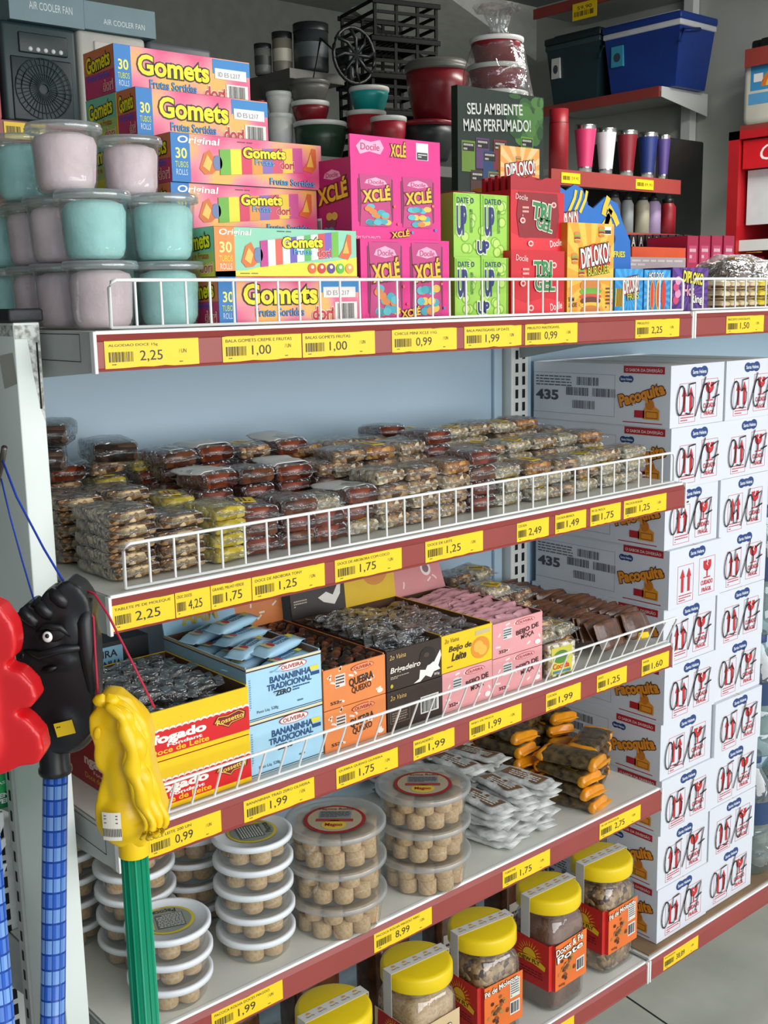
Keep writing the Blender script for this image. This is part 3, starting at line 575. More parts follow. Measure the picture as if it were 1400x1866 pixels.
def blue_card(u0, v0, u1, v1, Y, poly, lab, art):
    p = at(u0, v1, Y=Y); q = at(u1, v0, Y=Y); m = MB(); w, h = q.x-p.x, q.z-Z0; F = Fr((0, 0, 0), (1, 0, 0), (0, 0, 1), w, h); k = (p.z-Z0)/h
    m.prism(F, [(x, k+(1-k)*y if y >= 0 else 0) for x, y in poly], -.004, '#1f6fc4'); m.box(0, w*.9, .004, .04, 0, h*.6, '#1a4f9f'); art(m, Fr((0, 0, h*k), (1, 0, 0), (0, 0, 1), w, h*(1-k)))
    m.build('display_card', loc=(p.x, Y, Z0), label=lab, cat='display card', group='blue sweets display cards')
def art1(m, F):
    diplogo(m, F, .02, .15, .62, .6, 4, 'FRIES')
    for x in (.3, .5, .7): m.st(F, [(x, .6), (x+.2, .8), (x+.25, .92)], .006, '#f0d23a', 3)
def art2(m, F):
    for x, y, a in ((.3, .35, .2), (.45, .5, .1), (.58, .42, -.1), (.7, .55, -.2), (.4, .7, .1)): m.st(F, [(x, y), (x+a*.3, y+.12), (x+a, y+.3)], .011, '#f2c82e', 3)
    m.el(F, .46, .32, .2, .14, '#2a2f5a', 2.5); m.tx(F, 'FRIES', .62, .02, .86, .12, '#e9e23a', 4, b=.03)
blue_card(1020, 338, 1072, 462, .10, [(0, -1), (1, -1), (1, .75), (.8, .95), (.5, 1), (.2, .9), (0, .95)], 'blue display card with red lettering just right of the red sweets boxes', art1)
blue_card(1062, 362, 1152, 470, .115, [(0, -1), (1.05, -1), (.98, .3), (.8, .62), (.7, .9), (.45, 1), (.2, .8), (0, .9)], 'blue display card with yellow fries above the low blue boxes', art2)
def low_box(u0, u1, v0, Y, c1, c2, lab, art):
    p = at(u0, 560, Y=Y); q = at(u1, v0, Y=Y); w, h = q.x-p.x, q.z-Z0; m = MB(); m.box(0, w, 0, .07, 0, h, c1); F = front(0, w, 0, 0, h); burst(m, F, c1, c2, n=18); art(m, F); T = topf(0, w, 0, .07, h); m.re(T, .05, .08, .95, .9, '#2c2030', 1)
    return m.build('low_sweets_box', loc=(p.x, Y, Z0), label=lab, cat='sweets box')
def art3(m, F):
    diplogo(m, F, .28, .3, .82, .82, 4, 'FRIES')
    for k in range(8): m.st(F, [(.03+k*.035, .15), (.05+k*.035, .55)], .004, ['#f0d23a', '#e9a52c'][k % 2], 3)
def art4(m, F):
    for k in range(3): m.el(F, .3+k*.22, .4, .09, .36, ['#e9893a', '#f0c23a', '#d9482c'][k], 3+k*.3); m.el(F, .3+k*.22, .4, .04, .3, '#e23a2a', 4.2)
    m.tx(F, 'HOT DOG', .15, .8, .7, .94, '#f4f0e8', 4, ol='#1b1a18', ow=.04, b=.02)
def art5(m, F):
    m.tx(F, 'DIPLOKO', .28, .62, .85, .9, '#f0e23a', 4, ol='#2a1240', ow=.06, b=.04, rot=-6); m.tx(F, 'Hot', .3, .34, .6, .6, '#e9a0c0', 4, ol='#1b1a18', ow=.04, b=.03); m.tx(F, 'Ring', .5, .12, .85, .36, '#f0e9e0', 4, ol='#1b1a18', ow=.04, b=.03)
    for k in range(4): m.el(F, .1+.05*(k % 2), .25+.15*k, .08, .1, ['#d94a7a', '#e9a0c0'][k % 2], 3+.2*k)
low_box(1120, 1172, 490, .040, '#2a8fd0', '#3aa5e0', 'low light blue sweets box with fries picture behind the guard', art3)
low_box(1173, 1222, 492, .042, '#2a8fd0', '#4ab0e4', 'low light blue sweets box with hot dog picture', art4)
low_box(1224, 1291, 488, .045, '#4a2a78', '#6a3f98', 'low purple sweets box beside the rail joint', art5)
# biscuits and chocolate on the far section and the rear shelf
for k in range(6):
    for l in range(3 if k < 3 else 3):
        p = at(1308+k*17, 545-l*22, Y=.06); m = MB(); flow(m, .036, .05, .016, '#e3cfa6' if k < 4 else '#e6d23a', .004, 8, 12, .0012, k*5+l); m2 = m
        m.rbox(-.014, .014, -.026, .0, .003, .006, .001, '#6a452a')
        m.build('biscuit_pack', loc=(at(1308+k*17, 550, Y=.06).x+.006, .07, Z0+l*.0172), label='small pale biscuit pack stacked behind the right wire guard' if k < 4 else 'small yellow biscuit pack stacked behind the right wire guard', cat='biscuit pack', group='pale biscuit packs on the right section' if k < 4 else 'yellow biscuit packs on the right section')
# ---------------------------------------------------------------- second shelf: clear-wrapped bars
Z1 = ZS[1]+.0008
def make_bar(core, L_, W_, H_, seed, sticker=None, filmm='cello', fin=.012, bump=.0016):
    def f():
        g = thing('wrapped_bar', '', 'wrapped sweet', (0, 0, 0))
        b = MB(); flow(b, L_-2*fin-.002, W_-.005, H_-.003, core, 0, 10, 16, bump, seed, .26); b.v = [(x, y, z+.0012) for x, y, z in b.v]; b.build('sweet', g)
        b = MB(); flow(b, L_, W_, H_, filmm, fin, 14, 20, .0030, seed+5, .30, 8.); wr = b.build('clear_wrapper', g)
        if sticker:
            b = MB(); ang = RND.uniform(-.5, .5); M_ = Matrix.Translation((RND.uniform(-.01, .01), 0, H_+.0005)) @ Matrix.Rotation(ang, 4, 'Z'); (b.box(-.015, .015, -.012, .012, 0, .0005, sticker, M_) if sticker != '#dfe0dc' else flow(b, .07, W_+.004, .0022, sticker, .004, 8, 14, .0016, seed) and setattr(b, 'v', [(x+.012, y, z+H_-.0005-7.*max(0, abs(y)-.022)**1.5) for x, y, z in b.v])); T = Fr(M_ @ V((-.015, -.012, .0005)), M_.to_3x3() @ V((1, 0, 0)), M_.to_3x3() @ V((0, 1, 0)), .03, .024); b.lines(T, .1, .2, .9, .85, 3, '#8a3a22' if seed % 2 else '#3a3a30', 1, seed); b.build('sticker', wr)
        return g
    return f
BAR = {}
def bar(kind, loc, rot, label, group, sc=None):
    v = RND.randrange(3); k = (kind, v)
    if k not in BAR:
        c = {'slab': ('peanut', .12, .062, .0175), 'pale': ('peanut_pale', .085, .056, .022), 'quince': ('quince', .095, .052, .024), 'brown': ('brown_sweet', .095, .056, .025), 'coco': ('cocada', .085, .055, .021), 'dark': ('dark_sweet', .12, .055, .03), 'yel': ('yellow_sweet', .09, .05, .02), 'caramel': ('caramel', .085, .055, .022), 'mix': ('brittle', .085, .055, .021), 'sleeve': ('quince', .095, .056, .025)}[kind]
        BAR[k] = Once(make_bar(*c, seed=v*11+len(kind), sticker='label_yellow' if (v == 0 and kind != 'sleeve') or (kind in ('yel', 'coco') and v == 1) and kind != 'sleeve' else '#dfe0dc' if kind == 'sleeve' else ('#cfd3d6' if kind in ('brown', 'quince') and v == 1 else None)))
    BAR[k].put(loc, rot, label, group, sc)
NM = {'slab': 'peanut brittle slab', 'pale': 'pale peanut bar', 'quince': 'reddish quince bar', 'brown': 'red-brown sweet block', 'coco': 'cream coconut bar', 'dark': 'dark sweet bar', 'yel': 'yellow sweet bar', 'caramel': 'caramel bar', 'mix': 'nutty brown bar', 'sleeve': 'paper-topped quince block'}
def pile(kinds, x0, nx, dx, y0, ny, dy, layers, dz, rz, where, z=Z1, top=None, jit=.004):
    for i in range(nx):
        for j in range(ny):
            L_ = layers(i, j) if callable(layers) else layers
            for k in range(L_):
                kd = kinds[(i*7+j*3+k*5) % len(kinds)] if not (top and k == L_-1) else top[(i+j) % len(top)]
                a = RND.uniform(-.06, .06)*(2.2 if k == L_-1 else 1)
                bar(kd, (x0+i*dx+RND.uniform(-jit, jit), y0+j*dy+RND.uniform(-jit, jit), z+k*dz), (RND.uniform(-.03, .03) if k == L_-1 else 0, RND.uniform(-.05, .05) if k == L_-1 else 0, rz+a), 'clear-wrapped '+NM[kd]+' '+where, NM[kd]+'s '+where)
P2 = math.pi/2
pile(['slab'], .060, 2, .0655, .092, 2, .128, lambda i, j: [[5, 5], [4, 5]][i][j], .0162, P2, 'stacked at the left end of the second shelf', jit=.0022)
for q, (x, y, z, a) in enumerate(((.052, .262, 1.2745, .45), (.066, .268, 1.3055, .55), (.150, .275, 1.2745, .3))): bar('dark', (x, y, z), (0, .03, P2-a), 'clear-wrapped dark sweet bar lying tilted behind the brittle stack', 'dark sweet bars tilted behind the brittle stack', (1.35, 1.1, 1))
pile(['yel'], .186, 1, .05, .075, 2, .11, lambda i, j: 4, .0172, P2+.1, 'beside the brittle stack')
pile(['quince', 'brown'], .240, 2, .056, .082, 1, .1, lambda i, j: 3, .0205, P2, 'low behind the left part of the guard')
pile(['mix', 'yel', 'quince'], .10, 3, .066, .335, 1, .1, lambda i, j: 5, .0205, P2, 'at the back left of the second shelf')
pile(['brown', 'quince', 'quince'], .25, 2, .062, .19, 2, .10, lambda i, j: [4, 5][j], .0225, P2, 'stacked behind the low quince bars', top=['sleeve', 'brown', 'sleeve'])
pile(['sleeve', 'coco', 'sleeve'], .345, 2, .060, .085, 1, .09, lambda i, j: 3, .020, P2, 'in white wrap left of the middle of the shelf')
pile(['brown', 'quince', 'brown'], .375, 2, .062, .185, 2, .095, lambda i, j: [4, 5][j], .0225, P2, 'in the middle rows of the shelf', top=['sleeve', 'mix', 'sleeve'])
pile(['pale', 'mix', 'pale'], .465, 3, .060, .085, 3, .092, lambda i, j: [4, 5, 5][j], .0205, P2, 'in the middle of the second shelf', top=['pale', 'mix', 'caramel'])
pile(['quince', 'brown', 'quince'], .645, 1, .06, .09, 3, .098, lambda i, j: [4, 5, 5][j], .0225, P2, 'right of the peanut bars')
pile(['coco', 'coco', 'mix', 'coco'], .708, 6, .0605, .085, 3, .092, lambda i, j: [3, 4, 5][j] if i < 5 else [3, 4, 4][j], .0205, P2, 'at the right end of the second shelf', top=['coco', 'caramel', 'mix', 'coco', 'pale'], jit=.006)
# ---------------------------------------------------------------- middle shelf: open display boxes
Z2 = ZS[2]+.0008
def tray(nm, label, cat, x, y, z, w, d, h, outc, inc, pf, ps=None, lid=None, fillz=.55, group=None, rz=0):
    g = thing(nm, label, cat, (x, y, z), rz, group); t = .0018; m = MB(); hb = h*1.0
    m.box(0, w, 0, t, 0, h*.97, outc); m.box(0, w, d-t, d, 0, h, outc); m.box(0, t, t, d-t, 0, h, outc); m.box(w-t, w, t, d-t, 0, h, outc); m.box(t, w-t, t, d-t, 0, .002, inc); m.box(t, w-t, t, d-t, h*fillz-.002, h*fillz, inc)
    m.box(t, w-t, t, t*1.4, .002, h*.96, inc); m.box(t, t*1.4, t, d-t, .002, h*.99, inc); m.box(w-t*1.4, w-t, t, d-t, .002, h*.99, inc); m.box(t, w-t, d-t*1.4, d-t, .002, h*.99, inc)
    pf(m, front(0, w, 0, 0, h*.97)); 
    if ps: ps(m, left(0, 0, d, 0, h))
    m.build('carton', g)
    if lid:
        b = MB(); a, lh, fn = lid; M_ = Matrix.Translation((0, d-.001, h)) @ Matrix.Rotation(a, 4, 'X'); k = MB(); k.box(0, w, 0, .0015, 0, lh, outc); fn(k, front(0, w, 0, 0, lh)); k.v = [tuple(M_ @ V(v)) for v in k.v]; k.build('lid_flap', g)
    return g
def closed(nm, label, cat, x, y, z, w, d, h, outc, pf, ps=None, group=None):
    m = MB(); m.box(0, w, 0, d, 0, h, outc); pf(m, front(0, w, 0, 0, h))
    if ps: ps(m, left(0, 0, d, 0, h))
    return m.build(nm, loc=(x, y, z), label=label, cat=cat, group=group)
def oval(m, F, cx, cy, rx, ry, t, l=3, c='#b5202a', bg_='#f4efe6'):
    m.el(F, cx, cy, rx, ry, c, l); m.el(F, cx, cy, rx*.93, ry*.86, bg_, l+1); m.tx(F, t, cx-rx*.75, cy-ry*.45, cx+rx*.75, cy+ry*.45, c, l+2, b=.02)
# red and yellow fondant
def pf_fond(m, F, base='#e8171d'):
    m.re(F, 0, 0, 1, 1, '#f5cb0a', 1); m.re(F, 0, .12, 1, .60, '#d8141b', 2)
    for k in range(18): m.el(F, (k+.5)/18, .60, .03, .05, '#f6f0e6', 2.5)
    m.re(F, 0, .10, 1, .56, '#d8141b', 3); 
    for k in range(18): m.el(F, (k+.5)/18, .56, .028, .045, '#d8141b', 3.2)
    m.tx(F, 'Afogado', .0, .30, .60, .54, '#f8f3ea', 4, b=.05); m.tx(F, 'Fondant', .25, .25, .56, .32, '#f8f3ea', 4, b=.03); m.tx(F, 'Doce de Leite', .1, .13, .62, .24, '#f3c81a', 4, b=.02)
    m.pg(F, [(.66, .42), (.70, .56), (.80, .54), (.90, .60), (.97, .52), (.96, .38), (.84, .34), (.80, .27), (.74, .35)], '#6a0f14', 4); m.pg(F, [(.675, .43), (.71, .545), (.80, .525), (.90, .58), (.955, .51), (.945, .39), (.83, .355), (.80, .29), (.745, .365)], '#e8b83a', 4.5); m.pg(F, [(.685, .43), (.715, .53), (.80, .51), (.90, .565), (.945, .5), (.935, .4), (.825, .37), (.80, .31), (.75, .38)], '#7c1216', 5)
    m.tx(F, 'Rossetto', .69, .4, .94, .5, '#f3d25a', 6, b=.02, rot=4)
def ps_fond(m, F):
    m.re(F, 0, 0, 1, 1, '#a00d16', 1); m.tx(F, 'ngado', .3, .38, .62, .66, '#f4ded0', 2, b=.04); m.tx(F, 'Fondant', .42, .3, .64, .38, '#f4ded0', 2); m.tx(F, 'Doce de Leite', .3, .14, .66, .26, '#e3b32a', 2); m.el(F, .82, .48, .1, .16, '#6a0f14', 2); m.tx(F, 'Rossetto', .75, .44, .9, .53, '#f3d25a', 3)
X0 = .043; FW_ = .158
closed('sweets_carton', 'closed red and yellow fondant carton under its open twin, behind the yellow horse', 'display box', X0, .040, Z2, FW_, .20, .062, '#d8141b', pf_fond, ps_fond, 'red and yellow fondant cartons')
tray('sweets_carton', 'open red and yellow fondant carton of dark wrapped sweets, on its closed twin', 'display box', X0, .040, Z2+.0632, FW_, .20, .064, '#f5cb0a', 'kraft_inside', pf_fond, ps_fond, None, .55, 'red and yellow fondant cartons')
def pf_dark(m, F): m.re(F, 0, 0, 1, 1, '#1b1d22', 1); m.re(F, 0, .70, .72, .96, '#7fb0cc', 2); m.tx(F, 'OLIVEIRA', .22, .86, .66, .93, '#1b1d22', 3, b=.02); m.tx(F, 'BANANINHA', .2, .73, .7, .83, '#17355c', 3, b=.03); m.re(F, 0, .62, .66, .68, '#e3c81c', 2); m.re(F, 0, .55, .66, .62, '#cfd6da', 2)
closed('banana_bar_carton', 'dark carton with blue and yellow bands standing behind the red and yellow cartons', 'display box', .045, .262, Z2, .142, .08, .150, '#1b1d22', pf_dark)
# blue banana bars
BL = '#a9d4ea'
def pf_ban(m, F):
    m.re(F, 0, 0, 1, 1, BL, 1); m.re(F, 0, .93, 1, .955, '#2b2c33', 2); m.re(F, 0, .955, 1, 1, '#e6d9b4', 2); m.re(F, 0, .02, 1, .035, '#2b2c33', 2)
    oval(m, F, .6, .86, .2, .085, 'OLIVEIRA'); NV = '#1d4a7c'
    m.tx(F, 'BANANINHA', .30, .62, .86, .745, NV, 3, b=.03); m.tx(F, 'TRADICIONAL', .26, .48, .86, .60, NV, 3, b=.03); m.tx(F, '*ZERO', .34, .35, .58, .46, '#1c2430', 3, b=.04); m.lines(F, .6, .36, .84, .46, 2, NV, 3)
    m.re(F, .84, .66, .96, .74, '#e9d83a', 3); m.re(F, .85, .56, .97, .63, NV, 3); m.tx(F, 'Peso Liq. 528g', .12, .1, .4, .17, '#1c2430', 3); m.lines(F, .66, .12, .94, .18, 1, '#48708c', 3); m.lines(F, .03, .2, .06, .8, 14, '#6f9ab4', 3)
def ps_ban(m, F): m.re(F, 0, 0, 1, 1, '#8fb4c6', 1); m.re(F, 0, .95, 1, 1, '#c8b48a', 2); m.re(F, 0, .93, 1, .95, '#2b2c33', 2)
def lid_ban(m, F): m.re(F, 0, 0, 1, 1, '#8fc0da', 1); m.tx(F, 'AAM', .25, .1, .75, .4, '#b8a62a', 2, b=.04)
closed('banana_bar_carton', 'closed pale blue banana bar carton at the bottom of the pair', 'display box', .203, .046, Z2, .119, .20, .074, BL, pf_ban, ps_ban, 'pale blue banana bar cartons')
tray('banana_bar_carton', 'open pale blue banana bar carton full of blue bars, on its closed twin', 'display box', .203, .046, Z2+.0752, .119, .20, .072, BL, '#7d5f45', pf_ban, ps_ban, (-.25, .075, lid_ban), .70, 'pale blue banana bar cartons')
def make_ban():
    m = MB(); flow(m, .088, .03, .015, 'foil_blue', .006, 12, 14, .0012, 3); T = topf(-.03, .03, -.011, .011, .0155); T2 = T
    m.re(T, .05, .1, .16, .95, '#d6c389', 1); m.tx(T, 'BANANINHA', .3, .5, .8, .85, '#1d4a7c', 1, b=.03); m.tx(T, 'TRADICIONAL', .3, .12, .8, .42, '#1d4a7c', 1, b=.02); m.el(T, .22, .45, .07, .3, '#c8342c', 1); m.re(T, .84, .3, .98, .7, '#e9d83a', 1)
    o = m.build('banana_bar', label='', cat='banana bar'); return o
ban = Once(make_ban); zb = Z2+.0752+.072*.70+.001
for k, (x, y, z, a, t) in enumerate(((.245, .10, 0, .35, 0), (.280, .065, .001, .25, 0), (.262, .145, 0, .15, 0), (.255, .19, 0, .3, 0), (.285, .215, 0, .1, 0), (.250, .105, .0155, .45, .05), (.272, .155, .0155, .2, -.05), (.245, .205, .0155, .35, .05), (.270, .175, .031, .3, .08), (.280, .085, .0165, .30, .1))):
    ban.put((x, y, zb+z), (t, -.04, a), 'pale blue wrapped banana bar lying in the open blue carton', 'banana bars in the open blue carton')
# orange quebra-queixo
OR = '#e98a4a'
def dashes(m, F, c, n, seed):
    r = random.Random(seed)
    for i in range(n):
        x, y, a = r.uniform(.05, .95), r.uniform(.08, .92), r.uniform(0, 3); m.st(F, [(x, y), (x+.05*math.cos(a)+.01, y+.06*math.sin(a)), (x+.09*math.cos(a), y+.10*math.sin(a))], .0028, c, 1.5)
def pf_que(m, F):
    m.re(F, 0, 0, 1, 1, OR, 1); dashes(m, F, '#f3e2d2', 14, 3); oval(m, F, .62, .86, .19, .09, 'OLIVEIRA', bg_='#e9a06a')
    m.tx(F, 'QUEBRA', .40, .42, .80, .66, '#3a1e14', 3, b=.03, rot=5); m.tx(F, 'QUEIXO', .44, .24, .76, .42, '#3a1e14', 3, b=.02, rot=5); m.re(F, .18, .5, .34, .82, '#e6ddd2', 2); m.lines(F, .19, .5, .33, .8, 4, '#3a2a22', 3); m.tx(F, '552g', .1, .08, .28, .18, '#3a1e14', 3, b=.02); m.el(F, .9, .12, .05, .06, '#f3ebe0', 3)
def lid_que(m, F): m.re(F, 0, 0, 1, 1, '#d9803f', 1); dashes(m, F, '#f3e2d2', 14, 5); m.el(F, .55, .6, .1, .16, '#f3e6da', 2); m.el(F, .55, .6, .07, .11, '#4a5a7a', 3)
closed('nougat_carton', 'closed orange nougat carton at the bottom of the pair', 'display box', .3235, .044, Z2, .109, .24, .058, OR, pf_que, None, 'orange nougat cartons')
tray('nougat_carton', 'open orange nougat carton full of tiny dark sweets, on its closed twin', 'display box', .3235, .044, Z2+.0592, .109, .24, .058, OR, 'kraft_inside', pf_que, None, (-.1, .10, lid_que), .70, 'orange nougat cartons')
def make_small(mn, L_, W_, H_, seed, nm, cat, fin=.006, extra=None):
    def f():
        m = MB(); flow(m, L_, W_, H_, mn, fin, 8, 12, .0022, seed)
        if extra: extra(m)
        return m.build(nm, label='', cat=cat)
    return f
def scatter(protos, n, x0, x1, y0, y1, z, zr, label, group, tilt=.25, rz=None):
    for k in range(n):
        protos[k % len(protos)].put((RND.uniform(x0, x1), RND.uniform(y0, y1), z+RND.uniform(0, zr)), (RND.uniform(-tilt, tilt), RND.uniform(-tilt, tilt), RND.uniform(0, 6.28) if rz is None else rz+RND.uniform(-.35, .35)), label, group)
def rowfill(protos, x0, nx, dx, y0, ny, dy, z, label, group, tilt=.2, zr=.006, rz=0., fy=0):
    for i in range(nx):
        for j in range(ny):
            protos[(i*3+j) % len(protos)].put((x0+i*dx+RND.uniform(-.003, .003), y0+j*dy+RND.uniform(-.003, .003), z+RND.uniform(0, zr)), (fy+RND.uniform(-tilt, tilt), RND.uniform(-tilt, tilt), rz+RND.uniform(-.4, .4)), label, group)
def stic(m): m.box(-.006, .006, -.004, .004, .0135, .014, '#b9bcc0')
darks = [Once(make_small('dark_sweet', .05, .022, .014, s_, 'dark_sweet', 'wrapped sweet', extra=stic if s_ == 1 else None)) for s_ in (1, 2)]
def make_dark(seed):
    def f():
        g = thing('dark_sweet', '', 'wrapped sweet', (0, 0, 0)); b = MB(); flow(b, .036, .018, .012, 'dark_sweet', 0, 8, 12, .002, seed); b.v = [(x, y, z+.0012) for x, y, z in b.v]; b.build('sweet', g)
        b = MB(); flow(b, .058, .026, .016, 'cello', .010, 10, 14, .003, seed+3); b.build('clear_wrapper', g); return g
    return f
darkw = [Once(make_dark(s_)) for s_ in (1, 2)]
zf = Z2+.0632+.064*.55
rowfill(darkw, X0+.035, 3, .043, .065, 6, .029, zf+.001, 'dark sweet in clear wrap lying in the open fondant carton', 'dark sweets in the open fondant carton', .15, .005, .5)
rowfill(darkw, X0+.04, 3, .04, .085, 5, .032, zf+.016, 'dark sweet in clear wrap lying in the open fondant carton', 'dark sweets in the open fondant carton', .25, .008, -.3)
crumb = [Once(make_small('dark_sweet', .022, .013, .012, 9, 'tiny_sweet', 'tiny sweet', 0)), Once(make_small('brown_sweet', .02, .012, .012, 4, 'tiny_sweet', 'tiny sweet', 0))]
rowfill(crumb, .336, 6, .0165, .058, 14, .0162, Z2+.0592+.0415, 'tiny dark brown sweet in the open orange carton', 'tiny sweets in the open orange carton', .4, .004, .5)
# brown brigadeiro, yellow and pink cartons
BR = '#33231b'
def pf_bri(m, F):
    m.re(F, 0, 0, 1, 1, BR, 1)
    m.pg(F, [(.48, .02), (.58, .1), (.6, .32), (.7, .28), (.78, .5), (.86, .42), (.98, .7), (1, .55), (.94, .3), (.98, .2), (.86, .18), (.8, .05), (.7, .14), (.6, .02)], '#ece9e2', 2); m.el(F, .74, .62, .15, .24, '#1a110d', 2.5); m.el(F, .68, .52, .1, .16, '#241812', 2.8); m.el(F, .72, .66, .05, .06, '#4a3628', 3)
    m.tx(F, 'Brigadeiro', .06, .40, .60, .58, '#ece4d8', 4, b=.02, sh=.2); m.tx(F, '2o Vaina', .05, .78, .34, .9, '#d9b46a', 4, sh=.2); m.lines(F, .06, .28, .4, .36, 2, '#b9a894', 3); m.el(F, .08, .12, .025, .05, '#c8b02a', 3); m.tx(F, '80g', .86, .06, .96, .14, '#ece4d8', 3)
def pf_bri2(m, F): m.re(F, 0, 0, 1, 1, BR, 1); m.tx(F, '2o Vaina', .05, .78, .34, .9, '#d9b46a', 4, sh=.2); m.bc(F, .62, .22, .92, .6, l=2, n=18, bgc='#e6e3dc'); m.fr_(F, .05, .18, .4, .5, .0006, '#8a7a6a', 2); m.lines(F, .08, .22, .36, .46, 4, '#8a7a6a', 2)
def lid_bri(m, F): m.re(F, 0, 0, 1, 1, '#211713', 1); m.tx(F, 'Brigadeiro', .05, .5, .62, .72, '#ece4d8', 4, b=.02, sh=.2, rot=12); m.pg(F, [(.5, .3), (.66, .38), (.78, .3), (.96, .62), (.92, .3), (.8, .12), (.6, .2)], '#ece9e2', 2); m.el(F, .78, .6, .12, .2, '#0f0a08', 3); m.lines(F, .05, .2, .3, .34, 3, '#b9a894', 3)
closed('brigadeiro_carton', 'closed dark brown brigadeiro carton with a barcode, under its open twin', 'display box', .4345, .043, Z2, .105, .22, .058, BR, pf_bri2, None, 'dark brown brigadeiro cartons')
tray('brigadeiro_carton', 'open dark brown brigadeiro carton with white milk splash on the front', 'display box', .4345, .043, Z2+.0592, .105, .22, .060, BR, 'kraft_inside', pf_bri, None, (-.12, .085, lid_bri), .62, 'dark brown brigadeiro cartons')
rowfill(darkw, .458, 3, .029, .065, 7, .027, Z2+.0592+.0382, 'dark brigadeiro sweet in clear wrap in the open brown carton', 'brigadeiro sweets in the open brown carton', .2, .005, .4); rowfill(darkw, .460, 3, .028, .075, 6, .028, Z2+.0592+.0525, 'dark brigadeiro sweet in clear wrap in the open brown carton', 'brigadeiro sweets in the open brown carton', .3, .006, -.3)
YW = '#f2c912'
def pf_bei(m, F):
    m.re(F, 0, 0, 1, 1, YW, 1); m.tx(F, 'Beijo de', .14, .48, .58, .68, '#3a2a1a', 3, b=.02, sh=.25); m.tx(F, 'Leite', .2, .26, .48, .48, '#3a2a1a', 3, b=.03, sh=.25); m.el(F, .76, .42, .19, .3, '#e0902a', 2); m.el(F, .72, .46, .1, .16, '#f0b54a', 2.5); m.el(F, .8, .34, .09, .14, '#f0b54a', 2.6); m.tx(F, '2o Vaina', .06, .78, .34, .9, '#8a6a1a', 3, sh=.2); m.re(F, .66, .78, .96, .9, '#c9b98a', 2); m.lines(F, .1, .1, .5, .16, 1, '#7a6a1a', 3)
def lid_bei(m, F): m.re(F, 0, 0, 1, 1, '#e6bd10', 1); m.el(F, .62, .6, .26, .3, '#d98a2a', 2); m.el(F, .56, .66, .1, .12, '#f0b54a', 3); m.tx(F, 'Leite', .02, .8, .3, .95, '#3a2a1a', 3, sh=.25)
PKB = '#e5a0a2'
def pf_moc(m, F):
    m.re(F, 0, 0, 1, 1, PKB, 1); dashes(m, F, '#f6e2e0', 10, 8); oval(m, F, .64, .87, .2, .08, 'OLIVEIRA', bg_='#e9b4b4'); m.tx(F, 'BEIJO DE', .46, .5, .92, .68, '#4a1c22', 3, b=.03, rot=6); m.tx(F, 'MOÇA', .56, .34, .82, .5, '#4a1c22', 3, b=.02, rot=6); m.re(F, .2, .48, .38, .8, '#dcd6d2', 2); m.lines(F, .21, .5, .37, .78, 4, '#3a5a62', 3); m.tx(F, '352g', .12, .08, .3, .2, '#4a1c22', 3, b=.02); m.el(F, .9, .14, .06, .07, '#f3ebe8', 3)
def lid_moc(m, F): m.re(F, 0, 0, 1, 1, '#d98f92', 1); dashes(m, F, '#f3dcda', 18, 12); m.el(F, .7, .3, .1, .1, '#f3e6e4', 2); m.el(F, .7, .3, .06, .06, '#8a6a72', 3); m.el(F, .35, .75, .08, .08, '#f3e6e4', 2)
closed('pink_carton', 'closed pink sweets carton under the yellow carton', 'display box', .5415, .043, Z2, .105, .22, .060, PKB, pf_moc, None, 'pink sweets cartons')
tray('yellow_carton', 'open yellow milk-kiss sweets carton standing on a pink carton', 'display box', .5405, .043, Z2+.0612, .1055, .22, .058, YW, 'kraft_inside', pf_bei, None, (-.1, .085, lid_bei), .6)
closed('pink_carton', 'closed pink sweets carton under the open pink one', 'display box', .6475, .043, Z2, .113, .22, .058, PKB, pf_moc, None, 'pink sweets cartons')
tray('pink_carton', 'open pink sweets carton crowded with pink packets, right of the yellow carton', 'display box', .6475, .043, Z2+.0592, .113, .22, .056, PKB, 'kraft_inside', pf_moc, None, (-.40, .125, lid_moc), .62, 'pink sweets cartons')
def make_clear(seed):
    def f():
        g = thing('caramel_sweet', '', 'wrapped sweet', (0, 0, 0)); b = MB(); flow(b, .034, .016, .011, 'brown_sweet', 0, 8, 12, .002, seed); b.v = [(x, y, z+.0012) for x, y, z in b.v]; b.build('sweet', g)
        b = MB(); flow(b, .056, .026, .015, 'cello', .010, 10, 14, .003, seed+3); b.build('clear_wrapper', g); return g
    return f
clr = [Once(make_clear(6)), Once(make_clear(7))]
rowfill(clr, .564, 3, .029, .065, 7, .027, Z2+.0612+.0362, 'small sweet in clear wrap inside the open yellow carton', 'sweets in the open yellow carton', .25, .006, .5)
pnk = [Once(make_small('foil_pink', .052, .03, .011, s_, 'pink_packet', 'sweets packet', .005)) for s_ in (11, 12)]
for j in range(15):
    for i in range(3): pnk[(i+j) % 2].put((.669+i*.034+RND.uniform(-.004, .004), .062+j*.0125, Z2+.0592+.038+RND.uniform(0, .006)), (1.05+RND.uniform(-.12, .12), RND.uniform(-.12, .12), RND.uniform(-.25, .25)), 'pink foil packet standing in the open pink carton', 'pink packets in the open pink carton')
